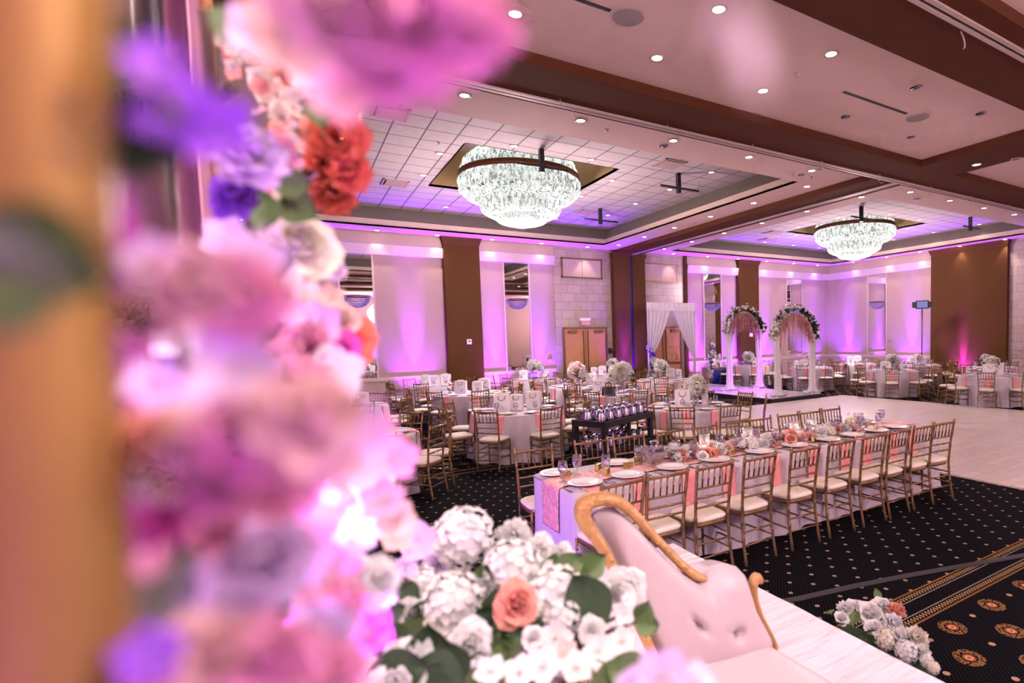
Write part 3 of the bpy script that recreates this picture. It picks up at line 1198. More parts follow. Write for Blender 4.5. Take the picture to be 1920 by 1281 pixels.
def sprig_mesh(name, mat, n=5, leafy=False):
    """a five-petalled blossom"""
    mb = MB()
    for k in range(5):
        a = 2 * PI * k / 5
        ax = Vector((math.cos(a), math.sin(a), .25)).normalized()
        sd = Vector((-math.sin(a), math.cos(a), 0))
        petal(mb, Vector((0, 0, 0)), ax, sd, Vector((0, 0, 1)), .95, .85, .12, .03, 0, 4, 4)
    for k in range(6):
        a = 2 * PI * k / 6
        mb.tube([(0, 0, 0), (.16 * math.cos(a), .16 * math.sin(a), .25)], .02, 4, 1)
    return mb.mesh(name, [mat, P_['cream']])


def leaf_mesh(name, mat):
    mb = MB()
    mb.surf(lambda u, v: (.42 * (u - .5) * 2 * math.sin(PI * min(1, v * .97 + .01)) ** .8, v * 1.0, .16 * abs(u - .5) * 2 - .25 * (v - .3) ** 2), 4, 8)
    mb.tube([(0, 0, -.03), (0, -.25, -.08)], .02, 4)
    return mb.mesh(name, mat)


FM = {}


def flower(kind, col):
    k = (kind, col)
    if k not in FM:
        mat = P_[col]
        FM[k] = dict(rose=rose_mesh, ruffle=ruffle_mesh, hydrangea=hydrangea_mesh, sprig=sprig_mesh)[kind]('%s_bloom' % kind, mat)
    return FM[k]


LEAF = [leaf_mesh('leaf', M['leaf']), leaf_mesh('leaf', M['leafdark'])]


def orient(d, spin=0.):
    q = Vector(d).normalized().to_track_quat('Z', 'Y')
    return (q.to_matrix() @ Matrix.Rotation(spin, 3, 'Z')).to_euler()


def bloom(parent, name, kind, col, p, r, d=(0, 0, 1), sq=1.):
    return put(name, flower(kind, col), parent, p, orient(d, rnd.uniform(0, 6)), (r, r, r * sq))


def leafp(parent, p, L, d, dark=0):
    """leaf along direction d (its y axis)"""
    q = Vector(d).normalized().to_track_quat('Y', 'Z')
    e = (q.to_matrix() @ Matrix.Rotation(rnd.uniform(-.7, .7), 3, 'Y')).to_euler()
    return put('leaf', LEAF[dark], parent, p, e, L)


def centrepiece_proto(mix, tall, r=.19):
    """a bowl of blooms on a vase; returns the root"""
    t = thing('flower_centrepiece', 'x', 'flower arrangement')
    MB().lathe([(.0001, .0), (.055, 0), (.05, .03), (.04, tall * .5), (.06, tall * .95), (.085, tall), (.075, tall), (.05, tall * .9)], 14).build('vase', M['crystal'], t, True)
    c = Vector((0, 0, tall + r * .72))
    n = 15
    for i in range(n):
        tt = (i + .5) / n
        phi = i * 2.39996
        z = 1 - 1.5 * tt
        s = math.sqrt(max(0, 1 - z * z))
        d = Vector((s * math.cos(phi), s * math.sin(phi), z))
        kind, col = mix[i % len(mix)]
        bloom(t, 'bloom', kind, col, c + d * r * .62, r * rnd.uniform(.42, .54), d)
    for i in range(9):
        phi = i * 2.1
        d = Vector((math.cos(phi), math.sin(phi), rnd.uniform(-.5, .4))).normalized()
        leafp(t, c + d * r * .6, .11, d, i % 2)
    return t


CP = {}


def centrepiece(kind, loc, rz, label, scale=1.):
    if kind not in CP:
        mix = dict(white=[('hydrangea', 'white'), ('rose', 'white'), ('ruffle', 'cream'), ('hydrangea', 'cream')],
                   mixed=[('rose', 'white'), ('ruffle', 'cream'), ('rose', 'blush'), ('hydrangea', 'white'), ('rose', 'white')],
                   green=[('rose', 'white'), ('ruffle', 'white'), ('rose', 'cream')])[kind]
        c = CP[kind] = centrepiece_proto(mix, .14 if kind != 'green' else .18, .20)
        c.location = loc
        c['label'] = label
    else:
        c = dup(CP[kind], loc, rz, label)
    c['group'] = 'floral centrepieces on the round tables'
    c.scale = (scale,) * 3
    return c


# ------------------------------------------------------------------ table ware
plate_me = MB().lathe([(.0001, .006), (.085, .006), (.098, .014), (.142, .020), (.146, .017), (.10, .006), (.08, 0), (.0001, 0)], 32).mesh('dinner_plate', M['plate'])
plate_lo = MB().lathe([(.0001, .006), (.09, .006), (.142, .020), (.146, .017), (.08, 0), (.0001, 0)], 18).mesh('dinner_plate', M['plate'])
gl = MB().lathe([(.036, 0), (.034, .004), (.006, .010), (.005, .055), (.028, .075), (.040, .10), (.041, .13), (.034, .175), (.033, .175), (.0385, .13), (.0375, .10), (.026, .078), (.0001, .066)], 18)
goblet_me = gl.mesh('water_goblet', M['glass'])
water = MB().lathe([(.0001, .069), (.024, .079), (.035, .10), (.037, .128), (.0001, .128)], 14).mesh('water', thin_glass('iced_water', (.90, .84, .96), .5))
tum = MB().lathe([(.0001, .004), (.028, .004), (.034, .11), (.036, .11), (.031, 0), (.0001, 0)], 14).mesh('tumbler', M['glass'])


def napkin_mesh(curve_r, drop=.33, w=.105):
    """cloth laid under the plate and hanging over the table edge (edge at y=0, table toward +y)"""
    mb = MB()
    path = [(.20, .003), (.10, .003), (.02, .004), (-.012, 0.), (-.020, -.02), (-.022, -.10), (-.026, -drop * .6), (-.03, -drop)]
    n = len(path) - 1

    def fn(u, v):
        i = min(n - 1, int(v * n))
        f = v * n - i
        y = path[i][0] * (1 - f) + path[i + 1][0] * f
        z = path[i][1] * (1 - f) + path[i + 1][1] * f
        x = (u - .5) * w * (1 + .15 * v)
        fold = .007 * math.sin(u * PI * 3) * max(0, v - .45)
        return (x, y - fold, z)
    mb.surf(fn, 8, n * 2)
    off = len(mb.v)
    return mb.mesh('napkin', M['coral'])


nap_me = napkin_mesh(.76)


def solid(o, th_):
    md = o.modifiers.new('thickness', 'SOLIDIFY')
    md.thickness = th_
    return o


bag_box = MB().box(-.11, .11, -.05, .05, 0, .26)
bag_me = bag_box.mesh('bag_body', M['bag'], False)
hd = MB()
hd.tube([(-.05, -.052, .235), (-.045, -.056, .19), (0, -.058, .165), (.045, -.056, .19), (.05, -.052, .235)], .004, 5)
bag_h = hd.mesh('cord_handle', M['bagcord'])
tis = MB()
for i in range(7):
    a = rvec()
    petal(tis, Vector((-.06 + .02 * i, 0, .25)), Vector((a.x * .5, a.y * .3, 1)).normalized(), Vector((1, .2, 0)).normalized(), Vector((0, 1, 0)), .075, .05, .3, .1, 0, 3, 3)
tis.v = [(v[0], v[1], .25 + (v[2] - .25) * .45) for v in tis.v]
tis_me = tis.mesh('tissue', M['tissue'])
BAG = []


def gift_bag(loc, rz, label, sc=1.):
    if not BAG:
        t = thing('gift_bag', label, 'gift bag', loc, rz, 'white gift bags on the tables')
        put('bag_body', bag_me, t)
        put('cord_handle', bag_h, t)
        put('tissue_paper', tis_me, t)
        BAG.append(t)
    else:
        t = dup(BAG[0], loc, rz, label)
    t.scale = (sc * 1.15,) * 3
    return t


def put_thing(name, me, loc, label, cat, group, rz=0, child=None):
    o = put(name, me, None, loc, (0, 0, rz))
    tag(o, label, cat, group)
    if child:
        put(child[0], child[1], o)
    return o


TZ = .76
RT = .76


def cloth_round(seed):
    rr = random.Random(seed)
    nf = rr.choice((9, 10, 11))
    ph = rr.uniform(0, 6)
    amp = [rr.uniform(.6, 1.25) for _ in range(nf)]
    mb = MB()
    N = nf * 10

    def fn(u, v):
        a = 2 * PI * u
        if v < .3:
            t = v / .3
            r = RT * t
            return (r * math.cos(a), r * math.sin(a), TZ)
        t = (v - .3) / .7
        k = (a * nf / (2 * PI)) % nf
        A = amp[int(k)] * (1 - (k % 1)) + amp[(int(k) + 1) % nf] * (k % 1)
        fold = math.sin(a * nf + ph + .35 * math.sin(3 * a)) * A
        z = TZ * (1 - t) + .004
        r = RT + .012 * min(1, t * 8) + .02 * t + fold * .075 * t ** .75
        if t < .06:
            z = TZ - .012 * t / .06
            r = RT + .010 * t / .06
        return (r * math.cos(a), r * math.sin(a), z)
    vs_t = [0, .1, .2, .28, .3, .315, .342, .38, .45, .55, .65, .75, .85, .93, 1.0]
    vv, ff = [], []
    for v in vs_t:
        for i in range(N):
            vv.append(fn(i / N, max(v, .001)))
    for j in range(len(vs_t) - 1):
        for i in range(N):
            i2 = (i + 1) % N
            ff.append((j * N + i, j * N + i2, (j + 1) * N + i2, (j + 1) * N + i))
    mb.add(vv, ff)
    return mb.mesh('tablecloth', M['cloth'])


CL = [cloth_round(i) for i in range(5)]
POSN = ['right', 'back-right', 'back', 'back-left', 'left', 'front-left', 'front', 'front-right']


def viewdir(cx, cy, ang):
    """position word of a bearing round a table as seen from the camera"""
    f = math.atan2(cy, cx)          # away from camera
    rel = (ang - f + PI / 2) % (2 * PI)   # 0 = right, pi/2 = back
    return rel


def posword(cx, cy, ang, used):
    rel = viewdir(cx, cy, ang)
    words = ['right', 'right rear', 'rear', 'left rear', 'left', 'front left', 'front', 'front right']
    i = int(round(rel / (PI / 4))) % 8
    w = words[i]
    k = 0
    base = w
    while w in used:
        k += 1
        w = ('inner ' if k == 1 else 'outer ' if k == 2 else 'far ') + base
    used.add(w)
    return w


def round_table(idx, cx, cy, angs, desc, flower_kind, fl_off=(0, 0), bags=(), detail=2, fscale=1., rchair=1.0):
    t = thing('round_banquet_table', 'round table under white cloth, %s' % desc, 'table', (cx, cy, 0), idx * .7, 'round banquet tables')
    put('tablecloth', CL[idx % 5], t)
    MB().lathe([(.0001, TZ - .03), (RT - .02, TZ - .03), (RT - .02, TZ - .008), (.0001, TZ - .008)], 32).build('tabletop', M['brown'], t)
    used = set()
    for a_deg in angs:
        a = math.radians(a_deg)
        w = posword(cx, cy, a, used)
        ja = rnd.uniform(-.07, .07)
        jr = rnd.uniform(-.03, .04)
        chair(cx + (rchair + jr) * math.cos(a), cy + (rchair + jr) * math.sin(a), a + PI / 2 + ja,
              'gold chair, %s side of the table %s' % (w, desc), 'gold chairs at the table ' + desc, detail < 2)
        ca, sa = math.cos(a), math.sin(a)
        pl = put_thing('dinner_plate', plate_me if detail > 1 else plate_lo, (cx + .56 * ca, cy + .56 * sa, TZ + .012), 'plate, %s place of the table %s' % (w, desc), 'plate', 'plates on the table ' + desc)
        facing = (ca * cx + sa * cy) < .45 * math.hypot(cx, cy)
        if facing:
            n = put('napkin', nap_me, None, (cx + (RT + .008) * ca, cy + (RT + .008) * sa, TZ + .004), (0, 0, a + PI / 2))
            solid(n, .004)
            tag(n, 'coral napkin, %s side of the table %s' % (w, desc), 'napkin', 'coral napkins on the table ' + desc)
        ga = a + .28
        put_thing('water_goblet', goblet_me, (cx + .44 * math.cos(ga), cy + .44 * math.sin(ga), TZ), 'water glass, %s place of the table %s' % (w, desc), 'glass', 'water glasses on the table ' + desc, 0, ('water', water))
    if flower_kind:
        centrepiece(flower_kind, (cx + fl_off[0], cy + fl_off[1], TZ), idx * 1.3, 'white flower centrepiece on the table ' + desc, fscale)
    wd = ['left', 'middle', 'right', 'rear', 'front']
    for i, (bx, by, brz) in enumerate(bags):
        gift_bag((cx + bx, cy + by, TZ), brz, 'white gift bag, %s one on the table %s' % (wd[i], desc), 1. if i % 2 == 0 else .88)


def gen(off, n=8):
    return [off + k * 360 / n for k in range(n)]


VR = -.58
round_table(0, 3.2, 9.15, gen(5), 'just left of the black cart', None, (0, 0), [(-.28, .0, VR + .3), (.02, .10, VR), (.30, .0, VR - .2)])
round_table(1, 5.65, 7.5, [200, 228, 262, 318, 0, 40, 80, 120, 160], 'just right of the black cart', 'white', (.12, .0), [(-.20, -.05, VR), (.42, .12, VR + 1.4)], 2, 1.12, 1.02)
round_table(2, .62, 8.1, [345, 45, 277, 315, 90, 135, 225], 'beside the pink flowers', None, (0, 0), [(-.1, .1, VR), (-.35, -.1, .2)])
round_table(3, 3.4, 13.1, gen(42), 'left, second row back', None, (0, 0), [(-.15, 0, VR), (.22, -.05, VR), (.45, .2, VR)], 2)
round_table(4, .8, 12.1, gen(10), 'farther back against the pink flowers', None, (0, 0), [(0, 0, VR), (.3, -.2, .1)], 1)
round_table(5, 3.3, 16.35, gen(20), 'at the wall left of the pilaster', None, (0, 0), [(-.2, 0, VR), (.1, .1, VR), (.35, 0, VR)], 1)
round_table(6, 6.25, 16.2, gen(30), 'at the wall under the middle mirror', 'green', (0, 0), [(-.35, .0, VR), (.35, .05, VR)], 1, 1.25)
round_table(7, 6.15, 12.9, gen(12), 'in front of the double doors', 'mixed', (-.05, 0), [(.3, -.1, VR), (.5, .2, VR)], 1, 1.35)
round_table(8, 8.85, 16.2, gen(25), 'beneath the exit sign', 'green', (.15, 0), [(-.25, 0, VR), (-.45, .2, VR), (.45, .1, VR)], 1, 1.1)
round_table(9, 5.95, 10.45, gen(33), 'behind the black cart', 'white', (.1, .1), [(-.4, .2, VR)], 2, 1.4)
round_table(10, 8.8, 12.9, gen(8), 'before the white draped doorway', 'green', (-.1, 0), [(.3, .1, VR), (.5, 0, .3)], 1, 1.2)
round_table(11, 15.6, 10.3, gen(35), 'beyond the dance floor, left one', 'mixed', (.25, .1), [(-.3, 0, VR), (-.05, .1, VR - .3), (.5, .1, VR)], 1, 1.1)
round_table(12, 18.4, 13.7, gen(0), 'nearest the room corner', None, (0, 0), [(-.3, 0, VR), (0, .1, VR), (.3, .1, VR)], 1)
round_table(13, 15.4, 7.25, gen(20), 'beyond the dance floor, right one', 'green', (.25, .1), [(-.15, 0, VR), (.35, 0, VR), (.55, .1, VR)], 1, 1.)
round_table(14, 18.7, 11.3, gen(15), 'below the video light', 'mixed', (0, 0), [(-.3, 0, VR), (.3, 0, VR)], 1, .9)
round_table(15, 18.6, 8.8, gen(40), 'before the brown right-wall panel', 'green', (-.3, 0), [(0, 0, VR), (.35, 0, VR)], 1, .9)
round_table(16, 15.2, 16.25, gen(14), 'behind the left arch', 'mixed', (0, 0), [(.35, 0, VR)], 1, 1.25)
round_table(17, 15.5, 13.4, gen(28), 'behind the right arch', 'mixed', (0, 0), [(-.35, 0, VR), (-.5, .2, .3)], 1, 1.15)

# black handbag on the table behind the cart
hb = thing('handbag', 'black leather handbag standing on the table behind the pitcher cart', 'handbag', (5.48, 10.08, TZ), -.5)
mb = MB()
mb.surf(lambda u, v: ((.15 - .025 * v) * abs(math.cos(2 * PI * u)) ** .5 * (1 if math.cos(2 * PI * u) > 0 else -1), (.07 - .03 * v) * abs(math.sin(2 * PI * u)) ** .5 * (1 if math.sin(2 * PI * u) > 0 else -1), .19 * v), 24, 4, 0, True)
mb.add([(-.12, -.03, .19), (.12, -.03, .19), (.12, .03, .19), (-.12, .03, .19)], [(0, 1, 2, 3)])
mb.build('bag_body', M['leather'], hb, True)
for s in (-1, 1):
    MB().tube([(-.06, s * .035, .18), (-.055, s * .04, .25), (0, s * .04, .30), (.055, s * .04, .25), (.06, s * .035, .18)], .007, 6).build('handle', M['leather'], hb, True)

# ------------------------------------------------------------------ long head table
HX0, HX1, HY0, HY1 = 1.74, 6.72, 3.80, 4.62
ht = thing('long_banquet_table', 'long rectangular banquet table under a white floor-length cloth, behind the sofa', 'table', ((HX0 + HX1) / 2, (HY0 + HY1) / 2, 0))
hw, hd_ = (HX1 - HX0) / 2, (HY1 - HY0) / 2
mb = MB()
per = []
npt = 260
tot = 4 * (hw + hd_)
for i in range(npt):
    s = tot * i / npt
    if s < 2 * hw:
        per.append((-hw + s, -hd_, 0, -1))
    elif s < 2 * hw + 2 * hd_:
        per.append((hw, -hd_ + s - 2 * hw, 1, 0))
    elif s < 4 * hw + 2 * hd_:
        per.append((hw - (s - 2 * hw - 2 * hd_), hd_, 0, 1))
    else:
        per.append((-hw, hd_ - (s - 4 * hw - 2 * hd_), -1, 0))
rows = [(0, TZ), (.008, TZ - .006), (.014, TZ - .03), (.018, .6), (.022, .45), (.03, .3), (.04, .15), (.05, .05), (.06, .005)]
vv = []
for ri, (o, z) in enumerate(rows):
    for i, (x, y, nx, ny) in enumerate(per):
        s = tot * i / npt
        f = (.022 * math.sin(s * 9.2) + .014 * math.sin(s * 23.7 + 1) + .01 * math.sin(s * 4.1)) * (ri / 8) ** 1.2
        if nx < 0:
            f *= min(1, max(0, abs(y) - .17) / .12)
        vv.append((x + nx * (o + f), y + ny * (o + f), z))
ff = [(j * npt + i, j * npt + (i + 1) % npt, (j + 1) * npt + (i + 1) % npt, (j + 1) * npt + i) for j in range(len(rows) - 1) for i in range(npt)]
ff.append(tuple(range(npt))[::-1])
mb.add(vv, ff)
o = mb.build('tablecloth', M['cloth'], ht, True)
# folded overlay cloth edge pooling below the skirt
MB().box(-hw + .03, hw - .03, -hd_ + .03, hd_ - .03, TZ - .04, TZ - .01).build('tabletop', M['brown'], ht)

# rosette runner with a fall at the near end
M['rosette'] = vary(principled('pink_rosette_satin', (.86, .42, .38), .5), 26, .3, 1.0, bscale=34)
mb = MB()
rr = random.Random(3)
yc0, yc1 = 4.03, 4.36


def runner(u, v):
    L = 5.30
    s = v * L
    y = yc0 + (yc1 - yc0) * u
    bmp = .010 * math.sin(s * 55 + 3 * math.sin(u * 17)) * math.sin(u * 21 + s * 9) + .004 * math.sin(u * 60)
    if s < .36:
        return (HX0 - .020 - .027 * (.36 - s) - abs(bmp) * .9, y, TZ - .36 + s)
    if s < .40:
        f = (s - .36) / .04
        return (HX0 - .020 + .035 * f, y, TZ + .006 * f)
    return (HX0 + .015 + (s - .40), y, TZ + .006 + abs(bmp) * .8)


mb.surf(runner, 16, 300)
o = solid(mb.build('table_runner', M['rosette'], None, True), .004)
tag(o, 'pink rosette table runner along the long table, hanging over its near end', 'table runner')

near_x = [1.93, 2.33, 2.79, 3.28, 3.85, 4.36, 4.87, 5.29, 5.75, 6.15]
far_x = [1.88, 2.5, 2.93, 3.47, 3.98, 4.47, 4.84, 5.34, 5.75, 6.18]
ordn = ['first', 'second', 'third', 'fourth', 'fifth', 'sixth', 'seventh', 'eighth', 'ninth', 'tenth']
knife = MB().box(-.008, .008, -.10, .02, 0, .003).box(-.006, .006, .02, .11, 0, .005).mesh('knife', M['steel'])
fk = MB().box(-.004, .004, -.02, .10, 0, .003).box(-.011, .011, -.05, -.02, 0, .003)
for i in range(4):
    fk.box(-.011 + i * .0066, -.0085 + i * .0066, -.09, -.05, 0, .003)
fork = fk.mesh('fork', M['steel'])
for i, x in enumerate(near_x):
    ja = rnd.uniform(-.06, .06)
    if i == 9:
        ja = -.1
    chair(x, 3.62, ja, 'gold chair with ivory cushion, %s from left, near side of the long table' % ordn[i], 'gold chairs at the long table')
    w = 'the %s place from left, near side of long table' % ordn[i]
    put_thing('dinner_plate', plate_me, (x, 3.985, TZ + .018), 'white plate at ' + w, 'plate', 'plates on the long table')
    n = put('napkin', nap_me, None, (x + rnd.uniform(-.03, .03), HY0 - .010, TZ + .004), (0, 0, 0), (1.25, 1, 1.05))
    solid(n, .004)
    tag(n, 'coral napkin hanging at ' + w, 'napkin', 'coral napkins on the long table')
    put_thing('water_goblet', goblet_me, (x - .12, 4.15, TZ + .014), 'stemmed water glass at ' + w, 'glass', 'water glasses on the long table', 0, ('water', water))
    put_thing('knife', knife, (x + .18, 3.95, TZ + .004), 'knife at ' + w, 'knife', 'knives on the long table')
    put_thing('fork', fork, (x - .18, 3.95, TZ + .004), 'fork at ' + w, 'fork', 'forks on the long table')
for i, x in enumerate(far_x):
    chair(x, 4.76, PI + rnd.uniform(-.06, .06), 'gold chair with ivory cushion, %s from left, far side of the long table' % ordn[i], 'gold chairs at the long table')
    w = 'the %s place from left, far side of long table' % ordn[i]
    put_thing('dinner_plate', plate_me, (x, 4.455, TZ + .014), 'white plate at ' + w, 'plate', 'plates on the long table')
    put_thing('water_goblet', goblet_me, (x + .13, 4.30, TZ + .014), 'stemmed water glass at ' + w, 'glass', 'water glasses on the long table', 0, ('water', water))
    put_thing('knife', knife, (x - .18, 4.46, TZ + .004), 'knife at ' + w, 'knife', 'knives on the long table', PI)

# garland of blooms along the runner
g = thing('flower_garland', 'low garland of white, blush and peach blooms down the middle of the long table', 'flower garland', (4.2, 4.2, TZ))
kinds = [('rose', 'white'), ('rose', 'blush'), ('ruffle', 'white'), ('hydrangea', 'white'), ('rose', 'cream'), ('ruffle', 'blush'), ('rose', 'peach'), ('hydrangea', 'cream')]
for i in range(74):
    x = -1.30 + 2.75 * (i + rnd.uniform(0, 1)) / 74
    kd, cl = rnd.choice(kinds)
    if rnd.random() < .35:
        kd, cl = rnd.choice((('ruffle', 'white'), ('rose', 'peach'), ('ruffle', 'blush')))
    y = rnd.uniform(-.13, .13)
    z = .045 + rnd.uniform(0, .075) * (1 - abs(y) / .2)
    bloom(g, 'bloom', kd, cl, (x, y, z), rnd.uniform(.052, .082), (rnd.uniform(-.5, .5), y * 4 - .4, 1))
for i in range(24):
    d = Vector((rnd.uniform(-1, 1), rnd.choice((-1, 1)), rnd.uniform(0, .5)))
    leafp(g, (rnd.uniform(-1.3, 1.4), rnd.uniform(-.1, .1), .05), rnd.uniform(.07, .1), d, i % 2)

cv = MB().lathe([(.0001, .004), (.048, .004), (.05, .20), (.053, .20), (.052, 0), (.0001, 0)], 20).mesh('cylinder_vase', M['glass'])
cn = MB().lathe([(.0001, .005), (.025, .005), (.025, .09), (.0001, .09)], 14).mesh('candle', M['candle'])
for i, x in enumerate((3.35, 3.95, 4.62, 4.95, 5.62)):
    put_thing('cylinder_vase', cv, (x, 4.23 + .03 * (i % 2), TZ + .02), 'clear glass cylinder vase with a candle, %s from the left in the long garland' % ordn[i], 'vase', 'glass vases in the garland', 0, ('candle', cn))
    point('candle_flame', (x, 4.23 + .03 * (i % 2), TZ + .17), .55, (1, .74, .52), .02)
bowl = thing('crystal_bowl', 'large cut crystal bowl at the left end of the garland on the long table', 'bowl', (2.78, 4.26, TZ + .014))
mb = MB()
pr = [(.0001, .01), (.05, .012), (.075, .04), (.11, .09), (.13, .12), (.165, .135), (.17, .13), (.125, .10), (.09, .05), (.06, 0), (.0001, 0)]
vv, ff = [], []
for j, (r, z) in enumerate(pr):
    for k in range(48):
        a = 2 * PI * k / 48
        rr_ = r * (1 + .035 * (k % 2) * (1 if 2 < j < 9 else 0))
        vv.append((rr_ * math.cos(a), rr_ * math.sin(a), z))
for j in range(len(pr) - 1):
    for k in range(48):
        ff.append((j * 48 + k, j * 48 + (k + 1) % 48, (j + 1) * 48 + (k + 1) % 48, (j + 1) * 48 + k))
mb.add(vv, ff)
mb.build('bowl', M['crystal'], bowl)
MB().lathe([(.0001, .13), (.05, .13), (.03, .17), (.045, .2), (.03, .21), (.0001, .2)], 16).build('lid_knob', M['crystal'], bowl, True)
bowl2 = dup(bowl, (5.85, 4.24, TZ + .014), 0, 'cut crystal bowl at the right end of the garland on the long table')
bowl2.scale = (.7,) * 3
# small gold favour blocks with cut-out letters
fb = thing('favor_box', 'x', 'favor box', (0, 0, 0))
MB().box(-.042, .042, -.016, .016, 0, .052).build('block', M['favor'], fb)
mbx = MB()
for i in range(4):
    for j in range(2):
        mbx.box(-.036 + i * .020, -.024 + i * .020, -.018, -.0155, .008 + j * .022, .022 + j * .022)
mbx.build('cut_out', M['bronze'], fb)
fpos = [(1060, 893, 'left of the near left plate'), (1122, 880, 'beside the second water glass'), (1138, 888, 'right of the second water glass, front one'), (1178, 876, 'left of the crystal bowl'), (1197, 866, 'close before the crystal bowl'),
        (1233, 868, 'right before the crystal bowl'), (1372, 852, 'left one at the garland edge'), (1524, 826, 'middle one at the garland edge'), (1642, 806, 'right end of the garland')]
for i, (x, y, l) in enumerate(fpos):
    p = onz(x, y, TZ + .02)
    lab = 'small gold favour box on the long table, ' + l
    if i == 0:
        fb.location = (p.x, p.y, TZ + .018)
        tag(fb, lab, None, 'gold favour boxes on the long table')
    else:
        dup(fb, (p.x, p.y, TZ + .018), rnd.uniform(-.5, .8), lab)
tag(put('card_stack', MB().box(-.11, .11, -.07, .07, 0, .012).box(-.105, .11, -.065, .065, .012, .03, 1).mesh('book', [M['leather'], M['plate']]), None, (5.95, 4.42, TZ + .014), (0, 0, .2)), 'stack of white cards near the right end of the long table', 'card stack')

# ------------------------------------------------------------------ pitcher cart
ca_ = Vector((3.0, 6.42, 0))
ce = Vector((4.35, 7.15, 0))
cart = thing('service_cart', 'black two-shelf service cart carrying rows of steel pitchers', 'cart', (3.62, 6.52, 0), math.radians(24))
CW, CD = .56, .27
for nm, z in (('top_shelf', .86), ('middle_shelf', .50), ('bottom_shelf', .16)):
    mb = MB()
    mb.box(-CW, CW, -CD, CD, z - .035, z)
    mb.box(-CW, CW, -CD, -CD + .025, z, z + .045).box(-CW, CW, CD - .025, CD, z, z + .045).box(-CW, -CW + .03, -CD, CD, z, z + .045).box(CW - .03, CW, -CD, CD, z, z + .045)
    mb.build(nm, M['black'], cart)
for sx in (-1, 1):
    for sy in (-1, 1):
        MB().box(sx * (CW - .035) - .035, sx * (CW - .035) + .035, sy * (CD - .03) - .03, sy * (CD - .03) + .03, .12, .84).build('post', M['black'], cart)
        MB().lathe([(.0001, -.02), (.05, -.02), (.055, 0), (.05, .02), (.0001, .02)], 14).build('wheel', M['dark'], cart).matrix_local = Matrix.Translation((sx * (CW - .06), sy * (CD - .04), .055)) @ Matrix.Rotation(PI / 2, 4, 'X')
        MB().box(-.02, .02, -.03, .03, 0, .06).build('caster', M['steel'], cart).location = (sx * (CW - .06), sy * (CD - .04), .07)
MB().box(-.02, .02, -.02, .02, .12, .84).build('post', M['black'], cart).location = (0, -CD + .03, 0)
pt = thing('steel_pitcher', 'x', 'pitcher', (0, 0, 0))
MB().lathe([(.0001, 0), (.062, 0), (.068, .02), (.066, .06), (.052, .13), (.045, .16), (.05, .175), (.046, .175), (.042, .16), (.05, .1), (.0001, .05)], 20).build('body', M['silver'], pt, True)
MB().tube([(.05, 0, .155), (.085, 0, .15), (.10, 0, .11), (.09, 0, .06), (.064, 0, .04)], .006, 6).build('handle', M['silver'], pt, True)
MB().lathe([(.0001, .19), (.03, .186), (.046, .175)], 16).build('lid', M['silver'], pt, True)
MB().add([(-.03, -.02, .165), (-.03, .02, .165), (-.075, 0, .178), (-.046, 0, .13)], [(0, 1, 2), (0, 2, 3), (1, 3, 2)]).build('spout', M['silver'], pt, False)
first = True
cr, sr = math.cos(math.radians(24)), math.sin(math.radians(24))
for z, shelf in ((.86, 'top'), (.50, 'lower')):
    for row in range(2):
        for i in range(6):
            lx, ly = -.44 + i * .175, (-.12 if row == 0 else .11)
            p = (3.62 + lx * cr - ly * sr, 6.52 + lx * sr + ly * cr, z)
            lab = 'steel pitcher on the %s cart shelf, %s in the %s row' % (shelf, ordn[i], 'front' if row == 0 else 'rear')
            if first:
                pt.location = p
                pt.rotation_euler = (0, 0, 1.9)
                tag(pt, lab, None, 'steel pitchers on the cart')
                first = False
            else:
                dup(pt, p, 1.9 + rnd.uniform(-.5, .5), lab)

# ------------------------------------------------------------------ dance floor and LED aisle
df = bevel(MB().box(7.3, 14.42, -1.0, 11.17, 0, .03).build('dance_floor', M['plank']), .008)
tag(df, 'whitewashed wooden dance floor laid on the carpet right of the long table', 'dance floor')
st = thing('aisle_platform', 'low glossy white platform under the flower arches, black at its edges', 'platform', (12.4, 14.1, 0))
MB().box(-1.05, 1.05, -2.85, 2.6, 0, .135).build('skirt', M['black'], st)
MB().box(-1.07, 1.07, -2.87, 2.62, .135, .15).build('deck', M['ledfloor'], st)


